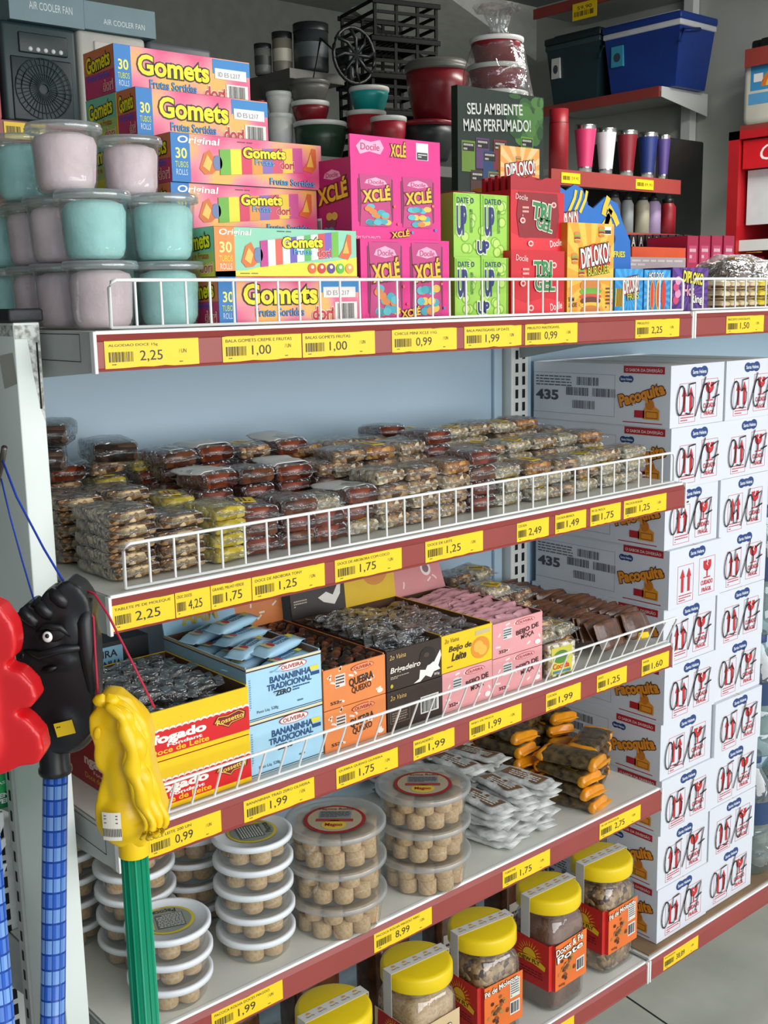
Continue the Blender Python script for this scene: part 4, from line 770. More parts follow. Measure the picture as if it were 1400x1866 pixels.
# clear bags and brown wafers at the right end of the middle shelf
pile(['coco', 'mix'], .795, 1, .06, .10, 3, .095, lambda i, j: [4, 6, 6][j], .021, P2, 'right of the pink carton on the middle shelf', z=Z2)
pile(['mix', 'coco', 'caramel'], .858, 1, .06, .105, 3, .098, lambda i, j: [3, 5, 6][j], .021, P2+.2, 'second row right of the pink carton', z=Z2, top=['coco', 'mix'])
m = MB(); m.rbox(-.03, .03, -.006, .006, 0, .055, .003, 'cocada'); F = front(-.03, .03, -.006, 0, .055); m.re(F, .1, .1, .85, .9, '#d9d24a', 2); m.el(F, .45, .6, .28, .2, '#5a8a3a', 3); m.tx(F, 'Cocada', .15, .25, .75, .42, '#e23a2a', 4, b=.02); m.re(F, .15, .12, .8, .2, '#4a8aa0', 3)
o = m.build('coconut_block', loc=(.80, .040, Z2), rz=-.1, label='upright coconut block with a green-yellow label behind the leaning guard', cat='wrapped sweet'); 
waf = [Once(make_small('foil_brown', .07, .05, .013, s_, 'wafer_packet', 'wafer packet', .007, (lambda m: m.box(-.012, .012, -.026, -.016, .005, .016, 'label_yellow')) if s_ == 22 else None)) for s_ in (21, 22, 23)]
for r_ in range(2):
    for j in range(20): waf[(r_+j) % 3 if j % 5 == 0 else (0 if r_ else 2)].put((.936+r_*.078+RND.uniform(-.003, .003), .055+j*.0158, Z2+.034+RND.uniform(0, .004)), (1.05+RND.uniform(-.2, .2), RND.uniform(-.12, .12), RND.uniform(-.22, .22)), 'brown foil wafer packet in the '+('right-hand' if r_ else 'left-hand')+' row at the right end of the middle shelf', 'wafer packets in the '+('right' if r_ else 'left')+' row')
# ---------------------------------------------------------------- fourth shelf: round tubs of pacoca, packets
Z3 = ZS[3]+.0008
def make_pac(r, h):
    def f():
        m = MB(); m.lathe([(0, 0), (r*.94, 0), (r, .0015), (r, h-.0015), (r*.94, h), (0, h)], 'pacoca', seg=24); return m.build('peanut_sweet', label='', cat='peanut sweet')
    return f
PAC = Once(make_pac(.0165, .0225)); PACB = Once(make_pac(.0165, .0215))
def make_small_tub():
    g = thing('round_tub', '', 'tub', (0, 0, 0)); R = .046
    MB().lathe([(0, .0), (R-.003, 0), (R, .003), (R+.004, .029)], 'tub_clear', seg=40).build('body', g)
    m = MB(); m.lathe([(0, .0315), (R+.002, .0315), (R+.0035, .0335), (R+.0075, .034), (R+.0088, .0325), (R+.0088, .0265), (R+.0075, .0262), (R+.006, .029)], 'lid_white', seg=48)
    m.build('lid', g); return g
STUB = Once(make_small_tub)
def disc_label(x, y, z, r, big):
    m = MB(); F = topf(-r, r, -r, r, 0); bgc, ed = ('#c9bfa6', '#a51c22') if big else ('#8d9286', '#d8c43a')
    m.el(F, .5, .5, .5, .5, ed, 1, 36); m.el(F, .5, .5, .44, .44, '#b7a98d' if big else '#8f958c', 2, 36)
    if big: m.re(F, .24, .52, .76, .78, '#8f9296', 3); m.lines(F, .26, .54, .74, .76, 6, '#4a4c50', 4); m.tx(F, 'Paçoca Rolha', .22, .8, .78, .9, '#7a1a1a', 3, b=.01); m.el(F, .5, .28, .2, .16, '#e2c23a', 3); m.tx(F, 'Magoo', .36, .2, .64, .34, '#a51c22', 4, b=.03); m.re(F, .2, .4, .8, .5, '#a83a2a', 3)
    else: m.re(F, .2, .3, .72, .8, '#5f645e', 3); m.lines(F, .22, .32, .7, .78, 9, '#d0d4cc', 4); m.tx(F, 'Paçoca', .3, .1, .74, .26, '#3a3a12', 3, b=.02); m.pg(F, [(.76, .2), (.92, .4), (.92, .66), (.78, .8)], '#d8c43a', 3)
    return m, (x, y, z)
TP = .0345
def stack(x, y, n, where, label_top=True):
    for k in range(n):
        z = Z3+k*TP; o = STUB.put((x+RND.uniform(-.001, .001), y+RND.uniform(-.001, .001), z), (0, 0, RND.uniform(0, 6)), 'small white-lidded round tub, '+('topmost' if k == n-1 else 'lowest' if k == 0 else ['', 'second', 'third', 'fourth'][k]+' from the bottom')+' of the '+where, 'small white-lidded tubs of peanut sweets')
        a0 = RND.uniform(0, 6)
        for q in range(6 if n < 90 else 0):
            a = a0+q*math.pi/3; PAC.put((x+.0285*math.cos(a)*.98, y+.0285*math.sin(a)*.98, z+.0014), (0, 0, a), 'beige pressed peanut sweet inside a small tub of the '+where, 'peanut sweets in the '+where, (.86, .86, 1.08))
        if k == n-1 and label_top:
            m, p = disc_label(x, y, z+.0335, .034, False); o2 = m.build('lid_label', [c_ for c_ in o.children if c_.name.startswith('lid')][0], (0, 0, .0322), -.6+RND.uniform(-.3, .3)); o2['label'] = 'yellow and grey printed label'
def sxy(u, v, dz, y): return at(u, v, Y=y).x, y
x, y = .240, .103; stack(x, y, 5, 'front centre stack of five')
x, y = .098, .089; stack(x, y, 3, 'front left stack of three')
x = at(247, 1620, Y=.20).x; stack(x, .20, 5, 'stack behind the green stick', False)
x = at(352, 1600, Y=.236).x; stack(x, .236, 5, 'stack behind the front centre one', False)
x = at(120, 1600, Y=.31).x; stack(x, .31, 5, 'rear left stack beside the post', False)
def make_big():
    g = thing('large_round_tub', '', 'tub', (0, 0, 0)); R = .062
    MB().lathe([(0, 0), (R-.003, 0), (R, .003), (R+.006, .046)], 'tub_clear', seg=44).build('body', g)
    MB().lathe([(0, .0475), (R+.001, .0475), (R+.003, .0505), (R+.009, .051), (R+.0105, .049), (R+.0105, .043), (R+.009, .0425), (R+.0075, .046)], 'lid_clear_film', seg=52).build('lid', g); return g
film('lid_clear_film', tint='#e9ebea', fac=.10, edge=.4, rough=.2, white=.28)
BIG = Once(make_big); BP = .0522
for sx, sy, nm in ((.367, .083, 'left stack of large tubs'), (.540, .086, 'right stack of large tubs')):
    for k in range(3):
        z = Z3+k*BP; o = BIG.put((sx, sy, z), (0, 0, k*.7), 'large round tub of beige sweets, '+['bottom', 'middle', 'topmost'][k]+' of the '+nm, 'large round tubs of peanut sweets')
        for lay in (0, 1):
            off = RND.uniform(0, 1)
            for q in range(10):
                a = off+q*.628; PACB.put((sx+.0465*math.cos(a), sy+.0465*math.sin(a), z+.0013+lay*.0222), (0, 0, a), 'beige pressed peanut sweet inside the '+nm, 'peanut sweets in the '+nm, (.83, .83, 1))
            for q in range(4): a = off+q*1.571; PACB.put((sx+.019*math.cos(a), sy+.019*math.sin(a), z+.0013+lay*.0222), (0, 0, a), 'beige pressed peanut sweet inside the '+nm, 'peanut sweets in the '+nm, (.8, .8, 1))
        if k == 2:
            m, p = disc_label(0, 0, 0, .044, True); o2 = m.build('lid_label', [c_ for c_ in o.children if c_.name.startswith('lid')][0], (0, 0, .0482), -.75-k*.7); o2['label'] = 'round red-rimmed printed label'
def tx_pack(m):
    T = topf(-.045, .045, -.02, .02, .0145); r = random.Random(2)
    for k in range(7): m.pg(T, [(r.uniform(0, .8), r.uniform(0, .8)) for _ in range(3)], '#8d8a80', .5)
wp = [Once(make_small('foil_white', .13, .046, .0095, s_, 'silver_packet', 'sweets packet', .010)) for s_ in (31, 32, 33)]
def make_torr(seed):
    def f():
        m = MB(); flow(m, .125, .046, .010, 'foil_white', .012, 12, 16, .003, seed); T = topf(-.045, .045, -.018, .018, .0112); m.pg(T, [(.05, .1), (.9, .15), (.95, .8), (.1, .9)], '#7d5c40', 1); m.lines(T, .15, .3, .8, .8, 3, '#e6e3dc', 2); return m.build('silver_packet', label='', cat='sweets packet')
    return f
wp2 = [Once(make_torr(41)), Once(make_torr(42))]
for j in range(3):
    for i in range(3):
        n = [[7, 8, 8], [8, 9, 10], [8, 9, 10]][i][j]
        for k in range(n):
            a = P2+RND.uniform(-.3, .3); pr = wp2 if k == n-1 or (k+i) % 3 == 0 else wp
            pr[(i+j+k) % len(pr)].put((.694+i*.051+RND.uniform(-.006, .006), .118+j*.10+RND.uniform(-.008, .008), Z3+k*.0100), (RND.uniform(-.05, .05), RND.uniform(-.03, .03), a), 'silvery white packet in the messy pile right of the large tubs', 'silvery packets beside the large tubs')
def make_amber(seed, dark):
    def f():
        m = MB(); flow(m, .10, .055, .023, 'foil_dark', .0, 12, 16, .0022, seed); T = topf(-.04, .04, -.022, .022, .0245)
        if dark: m.fr_(T, .1, .1, .9, .9, .0012, '#c79a2a', 1); m.lines(T, .2, .3, .8, .7, 2, '#c79a2a', 1, seed)
        for s_ in (-1, 1):
            b = MB(); flow(b, .03, .057, .022, 'foil_amber', .008, 6, 16, .003, seed+s_); m.add([(x+s_*.048, y, z+.0006) for x, y, z in b.v], b.f, 'foil_amber', True)
        if seed % 2: m.box(-.012, .012, -.01, .01, .0235, .0262, 'label_yellow')
        return m.build('amber_packet', label='', cat='sweets packet')
    return f
am = [Once(make_amber(51, True)), Once(make_amber(52, False))]
for (cx, cy, n, rz) in ((.905, .105, 4, P2+.15), (.985, .125, 4, .35), (.93, .24, 5, .2), (1.005, .24, 5, P2-.2), (.875, .225, 5, P2), (.93, .33, 5, .1)):
    for k in range(n): am[(k+n) % 2].put((cx+RND.uniform(-.006, .006), cy+RND.uniform(-.006, .006), Z3+k*.0245), (0, 0, rz+RND.uniform(-.15, .15)), 'dark packet with amber foil ends at the right end of the fourth shelf', 'amber-ended packets on the fourth shelf')
# ---------------------------------------------------------------- lowest shelf: jars
Z4 = ZS[4]+.0008
def jar(x, y, fill, kind, label, title=None):
    g = thing('jar', label, 'jar', (x, y, Z4), RND.uniform(-.06, .06), 'yellow-lidded jars on the lowest shelf'); R, H = .0505, .176
    jb = MB().lathe([(0, 0), (R-.006, 0), (R-.001, .004), (R, .012), (R, .14), (R-.001, .150), (R-.006, .163), (R-.012, .172), (.047, H), (.047, H+.006)], 'jar_clear', seg=56, sq=5); jb = jb.build('body', g)
    m = MB(); RL = .0565; m.lathe([(0, .208), (RL-.006, .208), (RL-.001, .206), (RL+.0008, .202), (RL+.001, .183), (RL, .181), (RL-.004, .181), (.0475, .184)], 'jar_yellow', seg=56)
    jl = m.build('lid', g)
    M_ = Matrix.Rotation(-.08, 4, 'Z'); b = MB(); b.box(-RL, RL, -.0105, .0105, .2083, .2088, '#dedcd6', M_); b.box(-RL-.0018, -RL-.0012, -.0105, .0105, .135, .2085, '#d2d0cb', M_); b.box(RL+.0012, RL+.0018, -.0105, .0105, .15, .2085, '#d2d0cb', M_); b.box(-RL-.0018, -RL, -.0105, .0105, .208, .2088, '#d2d0cb', M_); b.box(RL, RL+.0018, -.0105, .0105, .208, .2088, '#d2d0cb', M_)
    T = Fr(M_ @ V((-RL, -.0105, .2088)), M_.to_3x3() @ V((1, 0, 0)), M_.to_3x3() @ V((0, 1, 0)), 2*RL, .021)
    for k in range(5): x0 = .06+k*.19; b.el(T, x0+.06, .62, .035, .2, '#d9a23a', 1, 10, 0, math.pi); b.tx(T, 'New Fly', x0, .25, x0+.12, .5, '#7a4a3a', 1)
    b.build('seal_strip', jl)
    f = MB(); f.lathe([(0, .003), (R-.008, .003), (R-.003, .008), (R-.003, .148), (R-.01, .158), (0, .160)], fill, seg=44, sq=5)
    if fill != 'cocoa_fill': f.v = [tuple(V(v)+V((v[0], v[1], 0)).normalized()*(noise.noise(V(v)*90+V((x*50, 0, 0)))*.0022-.0012)) for v in f.v]
    f.build('jar_contents', g)
    if kind:
        b = MB(); e = .0009+.0001; z0, z1 = .044, .130; cr = .86*R; rr = R+.0007
        L = left(-rr, -cr, cr, z0, z1); Fq = front(-cr, cr, -rr, z0, z1); base = {'red': '#cf2a22', 'beige': '#dcc49a'}[kind]; side = {'red': '#e8732c', 'beige': '#d8bd92'}[kind]
        for q, cc in ((L, base), (Fq, side)): b.re(q, 0, 0, 1, 1, cc, 1)
        n = 10; vs = []
        pr = []
        for k in range(n+1):
            a = math.pi+ (math.pi/2)*k/n; ca, sa = math.cos(a), math.sin(a); q = rr/((abs(ca)**5+abs(sa)**5)**.2)
            if abs(ca)*q <= rr*1.2: pr.append((q*ca*1.003, q*sa*1.003))
        pr = [p for p in pr if p[0] < -cr*.98 and p[1] < -cr*.98] or pr
        pr = [(-rr-.0004, -cr)]+pr+[(-cr, -rr-.0004)]
        for a_, c_ in zip(pr, pr[1:]): b.add([(a_[0], a_[1], z0), (c_[0], c_[1], z0), (c_[0], c_[1], z1), (a_[0], a_[1], z1)], [(0, 1, 2, 3)], base)
        if kind == 'red':
            b.re(L, .0, .0, 1, .5, '#c4201f', 1.5)
            for k in range(13): a = math.pi*k/12; b.pg(L, [(.5+.2*math.cos(a-.06), .6+.2*math.sin(a-.06)), (.5+.34*math.cos(a), .6+.34*math.sin(a)), (.5+.2*math.cos(a+.06), .6+.2*math.sin(a+.06))], '#f2c52a', 2)
            b.el(L, .5, .6, .17, .17, '#f2c52a', 2, 20, 0, math.pi); b.pg(L, [(.1, .42), (.25, .56), (.5, .6), (.75, .58), (.92, .5), (.9, .4), (.6, .46), (.3, .46)], '#f2c52a', 3); b.tx(L, 'NEW FLY', .25, .47, .78, .56, '#5a1a12', 4, b=.03, rot=2); b.lines(L, .15, .1, .85, .34, 4, '#6a1010', 2)
            for k, ln in enumerate(title): b.tx(Fq, ln, .04 if k else .0, .80-.17*k, .86, .95-.17*k, '#f6efe4', 4, ol='#2a1a14', ow=.05, b=.02, rot=5)
            r = random.Random(8)
            for k in range(34): b.el(Fq, .36+r.gauss(0, .13), .4+r.gauss(0, .11), .045, .04, r.choice(['#6a3a1c', '#8a5426', '#4a2412', '#b5833e']), 2+k*.05, 8)
            b.re(Fq, .66, .52, .92, .9, '#e2e0d8', 2.5) if title[0].startswith('Pé') and fill == 'brittle' else None
            b.lines(Fq, .68, .54, .9, .88, 7, '#5a5a5a', 3) if title[0].startswith('Pé') else None
            b.bc(Fq, .68, .2, .9, .42, l=3, n=12, bgc='#e8e6e0'); b.tx(Fq, '900g', .1, .04, .3, .11, '#3a1a12', 3)
        else:
            b.pg(L, [(.1, .98), (.9, .98), (.92, .6), (.5, .46), (.08, .6)], '#b5202a', 2)
            for k in range(11): a = math.pi*k/10; b.pg(L, [(.5+.15*math.cos(a-.07), .74+.15*math.sin(a-.07)), (.5+.24*math.cos(a), .74+.24*math.sin(a)), (.5+.15*math.cos(a+.07), .74+.15*math.sin(a+.07))], '#f2c52a', 3)
            b.el(L, .5, .74, .13, .13, '#f2c52a', 3, 20, 0, math.pi); b.tx(L, 'New Fly', .28, .58, .74, .68, '#f2e2c2', 4, b=.03); b.tx(Fq, title[0], .02, .62, .8, .86, '#f6efe4', 4, ol='#2a1a14', ow=.05, b=.03); b.tx(Fq, 'VERDE', .05, .1, .5, .22, '#5a3a1a', 3, b=.02); b.lines(L, .1, .1, .9, .34, 3, '#8a6a3a', 2)
        b.build('label', jb)
jar(1.022, .122, 'brittle', 'red', 'yellow-lidded jar of nut brittle at the right end, next to the white cartons', ['Pé de Moleque'])
jar(.864, .114, 'cocoa_fill', 'red', 'yellow-lidded jar with smooth brown filling, second from the right', ['Doces & Pé', 'Pote'])
jar(.690, .108, 'brittle', 'red', 'yellow-lidded jar of nut brittle, third from the right', ['Pé de Moleque'])
jar(.538, .104, 'pacoca', 'beige', 'yellow-lidded jar with beige label, fourth from the right', ['Paçoca'])
jar(.368, .100, 'brittle', 'red', 'yellow-lidded jar cut by the bottom edge, under the middle label', ['Pé de Moleque'])
jar(.196, .096, 'brittle', 'red', 'yellow-lidded jar at the bottom left, only its lid edge showing', ['Pé de Moleque'])
for k in range(5):
    m = MB(); m.rbox(-.045, .045, -.03, .03, 0, .15, .012, 'foil_brown'); F = front(-.045, .045, -.03, 0, .15); m.re(F, .15, .3, .85, .7, '#d8d4c8', 2); m.lines(F, .2, .4, .8, .6, 3, '#5a3a2a', 3)
    m.build('brown_bag', loc=(.29+k*.16, .27, Z4), rz=.2*(k % 3-1), label='brown sweets bag standing in the shade behind the jars', cat='sweets bag', group='brown bags behind the jars')
# ---------------------------------------------------------------- white cartons
CW, CD, CH = .1655, .318, .1099
def arrow(m, F, x, y, s, l):
    m.pg(F, [(x-.022*s, y), (x+.022*s, y), (x+.022*s, y+.25*s), (x+.045*s, y+.25*s), (x, y+.4*s), (x-.045*s, y+.25*s), (x-.022*s, y+.25*s)], '#c8242a', l)
def hand(m, F, seed, ch='05/07'):
    r = random.Random(seed); x = .09+r.uniform(-.03, .03); y0 = .22+r.uniform(-.04, .05); hh = .47; k = '#151515'
    def S_(pts, w=.0027): m.st(F, [(x+px*.165+(py-.5)*.03, y0+py*hh) for px, py in pts], w, k, 6)
    for c in ch:
        if c == '0': S_([(.5+.42*math.cos(t*.35+1.6), .45+.5*math.sin(t*.35+1.6)) for t in range(20)])
        elif c == '5': S_([(.95, 1.02), (.25, .98), (.2, .58)]); S_([(.2, .58), (.55, .68), (.85, .5), (.85, .2), (.55, -.05), (.1, .0)])
        elif c == '6': S_([(.7, 1.05), (.3, .75), (.15, .35), (.3, .02), (.65, .0), (.8, .3), (.55, .5), (.2, .35)])
        elif c == '/': S_([(.15, -.15), (.6, .5), (1.0, 1.2)])
        elif c == '7': S_([(.1, .85), (.5, .95), (.9, 1.02), (.7, .5), (.5, -.1)]); S_([(.35, .42), (1.1, .52)])
        x += .175 if c != '/' else .10
def logo(m, F, x0, y0, x1, y1, l):
    w, h = x1-x0, y1-y0; m.el(F, x0+w*.22, y0+h*.5, w*.22, h*.46, '#1d3f7c', l); m.el(F, x0+w*.5, y0+h*.5, w*.28, h*.40, '#1d3f7c', l+.1); m.el(F, x0+w*.78, y0+h*.52, w*.22, h*.48, '#1d3f7c', l+.2); m.tx(F, 'Santa Helena', x0+w*.1, y0+h*.34, x0+w*.9, y0+h*.68, '#e6ecf4', l+1, b=.02)
def carton(x, y, z, seed, wr, label, side):
    m = MB(); m.box(0, CW, 0, CD, 0, CH, 'white_card'); F = front(0, CW, 0, 0, CH)
    logo(m, F, .36, .78, .68, .96, 1); RD = '#c8242a'
    m.fr_(F, .16, .06, .46, .70, .0007, RD, 1); m.fr_(F, .57, .10, .88, .74, .0007, RD, 1)
    arrow(m, F, .25, .24, 1, 2); arrow(m, F, .37, .24, 1, 2); m.lines(F, .19, .08, .43, .21, 3, RD, 2, seed, .35)
    m.el(F, .725, .60, .075, .10, RD, 2, 16, math.pi, 2*math.pi); m.re(F, .65, .60, .80, .68, RD, 2); m.pg(F, [(.715, .70), (.74, .66), (.72, .62), (.745, .58), (.70, .62), (.725, .66), (.70, .7)], '#e8ebf0', 3); m.re(F, .715, .40, .735, .52, RD, 2); m.re(F, .66, .375, .79, .395, RD, 2)
    m.tx(F, 'CUIDADO', .61, .26, .84, .34, RD, 2, b=.02); m.tx(F, 'FRÁGIL', .63, .14, .82, .23, RD, 2, b=.02)
    if wr: hand(m, F, seed, wr)
    if side:
        L = left(0, 0, CD, 0, CH); gk = '#4a4d58'; m.fr_(L, .0, .12, .62, .82, .0006, '#8b8f9b', 1)
        m.tx(L, '435', .02, .34, .20, .52, gk, 2, b=.04); m.lines(L, .02, .58, .30, .78, 4, '#5a5d68', 2, 3, .4)
        for x0, y0 in ((.34, .62), (.26, .44), (.46, .44), (.31, .22)): m.bc(L, x0, y0, x0+.17, y0+.14, '#5c5f6a', 2, 14)
        m.re(L, .68, .86, .96, .98, '#b51f2a', 1); m.tx(L, 'O SABOR DA DIVERSÃO', .695, .89, .945, .95, '#f0e4e4', 2, b=.01); logo(m, L, .65, .70, .75, .82, 1)
        m.tx(L, 'Paçoquita', .65, .36, .97, .62, '#e8922a', 3, ol='#5a2e14', ow=.06, b=.05, rot=16)
        m.pg(L, [(.82, .12), (.93, .12), (.93, .28), (.90, .33), (.89, .40), (.84, .40), (.84, .33), (.82, .27)], '#e0922a', 2); m.el(L, .865, .36, .03, .09, '#c9761f', 2.5); m.re(L, .76, .14, .83, .26, '#b5202a', 2); m.fr_(L, .84, .14, .92, .25, .001, '#7a3e12', 3); m.re(L, .68, .05, .95, .065, '#b51f2a', 1)
    T = topf(0, CW, 0, CD, CH); m.re(T, .42, 0, .58, 1, '#d9d6cc', 1); m.re(T, .495, 0, .505, 1, '#8f8a80', 2)
    return m.build('sweets_shipping_carton', loc=(x, y, z), label=label, cat='carton', group='white shipping cartons on the bottom shelf')
ordn = ['lowest', 'second from the bottom', 'third from the bottom', 'fourth from the bottom', 'fifth from the bottom', 'sixth from the bottom', 'seventh from the bottom', 'third from the top', 'second from the top', 'topmost']
for col in (0, 1):
    for k in range(10):
        wr = None if (col == 0 and k == 6) else ('06/07' if (col == 1 and k == 7) else '05/07')
        dx = [0, -.001, .002, .0, .003, -.002, .002, -.004, .003, .0][k]+col*.0005; dy = [0, .002, -.001, .003, 0, .002, -.004, .004, 0, .002][(k+col*3) % 10]
        carton(1.131+col*.168+dx, .072+dy, Z4+.0034+k*.1103, 20*col+k+1, wr, 'white printed carton, '+ordn[k]+' of the '+('left' if col == 0 else 'right')+' column'+(', without handwriting' if wr is None else ', handwritten '+wr), True)
for k in range(2):
    carton(1.131+.168*k, .40, Z4, 80+k, None, 'white printed carton behind', True) if False else None
# ---------------------------------------------------------------- water bottles right of the cartons
def make_bottle():
    g = thing('water_bottle', '', 'bottle', (0, 0, 0)); R = .042
    MB().lathe([(0, 0), (R-.006, 0), (R, .006), (R, .05), (R-.003, .055), (R, .06), (R, .10), (R-.003, .105), (R, .11), (R, .17), (R-.01, .20), (.016, .228), (.0135, .235), (.0135, .25)], 'bottle_clear', seg=28).build('body', g)
    MB().lathe([(R+.0006, .115), (R+.0006, .165)], '#24406a', seg=28).build('label', g); MB().lathe([(.0155, .243), (.0155, .262), (.013, .265), (0, .265)], '#1d3a6c', seg=20).build('cap', g); return g
BOT = Once(make_bottle)
for k in range(3):
    for i in range(2):
        for j in range(3): BOT.put((1.532+i*.09, .118+j*.09, Z4+.0035+k*.2662), (0, 0, i+j), 'clear water bottle with navy label stacked to the right of the white cartons', 'water bottles right of the cartons')
# ---------------------------------------------------------------- hobby horses at the left
def sculpt(outline, u0, v0, D, thick, extra, m, vox=.0028, it=14):
    """a blown plastic head: side outline (photo pixels) given body, with swelling lumps, merged to one skin"""
    k = D/FPX; b = MB(); F = Fr((0, -thick/2, 0), (1, 0, 0), (0, 0, 1), 1, 1)
    pts = [((u-u0)*k, (v0-v)*k*1.016) for u, v in outline]; n = len(pts)
    F2 = Fr((0, thick/2, 0), (1, 0, 0), (0, 0, 1), 1, 1); b.prism(F2, pts if sum(pts[i][0]*pts[(i+1) % n][1]-pts[(i+1) % n][0]*pts[i][1] for i in range(n)) > 0 else pts[::-1], thick, m)
    for u, v, rx, ry, rz, a in extra:
        M_ = Matrix.Translation(((u-u0)*k, 0, (v0-v)*k)) @ Matrix.Rotation(math.radians(a), 4, 'Y') @ Matrix.Diagonal((rx*k, ry*k, rz*k, 1))
        q = 14; b.lathe([(math.cos(t*math.pi/q-math.pi/2)*1.0, math.sin(t*math.pi/q-math.pi/2)) for t in range(q+1)], m, seg=24, M=M_)
    o = bpy.data.objects.new('tmp', b.mesh('tmp')); COL.objects.link(o)
    r = o.modifiers.new('r', 'REMESH'); r.mode = 'VOXEL'; r.voxel_size = vox; s = o.modifiers.new('s', 'SMOOTH'); s.iterations = it; s.factor = .5
    dg = bpy.context.evaluated_depsgraph_get(); me = bpy.data.meshes.new_from_object(o.evaluated_get(dg)); bpy.data.objects.remove(o)
    me.materials.clear(); me.materials.append(mat(m)); me.polygons.foreach_set('use_smooth', [True]*len(me.polygons)); return me
def part(me, name, root):
    o = bpy.data.objects.new(name, me); COL.objects.link(o); o.parent = root; return o
m_, t_, b_, L_ = new('plaid'); N_ = t_.nodes; tc = N_.new('ShaderNodeTexCoord'); sx = N_.new('ShaderNodeSeparateXYZ'); L_.new(tc.outputs['UV'], sx.inputs[0]); L_.new(tc.outputs['Object'], sx.inputs[0])
def mth(op, a, b=0.):
    n = N_.new('ShaderNodeMath'); n.operation = op
    for i, x in enumerate((a, b)):
        if isinstance(x, (int, float)): n.inputs[i].default_value = x
        else: L_.new(x, n.inputs[i])
    return n.outputs[0]
zc_ = mth('MULTIPLY', sx.outputs['Z'], 33.); fz = mth('FRACT', zc_); b1 = mth('LESS_THAN', fz, .5); ln = mth('LESS_THAN', mth('FRACT', mth('MULTIPLY', zc_, 2.)), .14)
ang = mth('MULTIPLY', mth('ARCTAN2', sx.outputs['Y'], sx.outputs['X']), 5/math.pi); fa = mth('FRACT', ang); b2 = mth('LESS_THAN', fa, .5); la = mth('LESS_THAN', fa, .13)
sm = mth('ADD', mth('MULTIPLY', b1, .45), mth('MULTIPLY', b2, .3)); lnm = mth('MAXIMUM', ln, la)
rp = N_.new('ShaderNodeValToRGB'); rp.color_ramp.elements[0].color = lin('#86b4f0'); rp.color_ramp.elements[1].color = lin('#2c62cf'); rp.color_ramp.elements[1].position = .75; L_.new(sm, rp.inputs[0])
mx = N_.new('ShaderNodeMix'); mx.data_type = 'RGBA'; L_.new(lnm, mx.inputs[0]); L_.new(rp.outputs[0], mx.inputs[6]); mx.inputs[7].default_value = lin('#1a49a4'); L_.new(mx.outputs[2], b_.inputs['Base Color']); b_.inputs['Roughness'].default_value = .22; MATS['plaid'] = m_
def stick(root, pt, pb, r, m, name='stick'):
    """a straight pole from pt down to pb, local to root"""
    pt, pb = V(pt), V(pb); L_ = (pt-pb).length; mb = MB(); mb.lathe([(0, 0), (r, 0), (r, L_), (0, L_)], m, seg=28, smooth=True)
    o = mb.build(name, root, pb); o.rotation_euler = (pt-pb).to_track_quat('Z', 'Y').to_euler(); return o
def horse(name, label, u0, v0, D, vtop, ubot, vbot, rs, colr, sm_, ub0):
    o = at(u0, v0, D=D); foot = at(ubot, vbot, D=D); a = at(ub0, vtop, D=D)
    d = (foot-a); d.normalize(); t = (a.z-.001)/-d.z; base = a+d*t
    Rz = Matrix.Rotation(-YAW, 4, 'Z'); g = thing(name, label, 'hobby horse', (base.x, base.y, 0), -YAW)
    inv = (Matrix.Translation((base.x, base.y, 0)) @ Rz).inverted()
    return g, inv @ o, inv @ a, V((0, 0, .0))
# black one
DB = 1.13
g, ho, ha, hb = horse('hobby_horse', 'black plastic horse head on a blue checked stick in front of the white post', 120, 1365, DB, 1400, 96, 1866, .0125, 'black_plastic', 'plaid', 101)
out = [(50, 1176), (55, 1150), (60, 1118), (68, 1094), (84, 1084), (93, 1097), (104, 1076), (118, 1060), (126, 1070), (136, 1054), (154, 1047), (174, 1060), (187, 1082), (191, 1106), (185, 1132), (193, 1162), (192, 1215), (188, 1262), (182, 1318), (166, 1336), (128, 1364), (80, 1364), (64, 1340), (64, 1290), (72, 1246), (84, 1222), (74, 1214), (60, 1208), (51, 1194)]
ex = [(74, 1178, 24, 34, 30, 20), (118, 1158, 52, 46, 44, 22), (150, 1140, 42, 44, 62, 10), (80, 1190, 28, 36, 18, 10), (140, 1188, 44, 42, 22, -6), (126, 1310, 56, 42, 62, 0), (136, 1250, 48, 30, 70, 0), (178, 1210, 15, 34, 112, 0), (166, 1084, 19, 34, 40, -18), (138, 1070, 10, 18, 22, -12), (84, 1100, 13, 20, 17, 0), (110, 1082, 9, 18, 18, 0)]
k = DB/FPX
hd = part(sculpt(out, 120, 1365, DB, .036, ex, 'black_plastic', .0024, 12), 'head', g); hd.location = ho
def loc(u, v, y): return V(((u-120)*k, y, (1365-v)*k))
def lump(u, v, y, rx, ry, rz, m, name, rot=0, u0=120, v0=1365, kk=None, o=None):
    kk = kk or k; M_ = Matrix.Rotation(math.radians(rot), 4, 'Y') @ Matrix.Diagonal((rx*kk, ry*kk, rz*kk, 1)); q = 10
    b = MB().lathe([(math.cos(t*math.pi/q-math.pi/2), math.sin(t*math.pi/q-math.pi/2)) for t in range(q+1)], m, seg=22, M=M_); return b.build(name, hd, V(((u-u0)*kk, y, (v0-v)*kk)))
lump(124, 1138, -.0215, 25, 7, 14, '#0c0d0e', 'eye_socket', -14); lump(116, 1139, -.0250, 9, 5, 10, 'white_eye', 'eye'); lump(117, 1136, -.0276, 3.6, 3, 4, '#0a0a0a', 'pupil')
lump(64, 1178, -.0165, 5, 4, 8, '#08090a', 'nostril', 20); lump(112, 1201, -.018, 15, 9, 7, '#050505', 'mouth', -12)
b = MB()
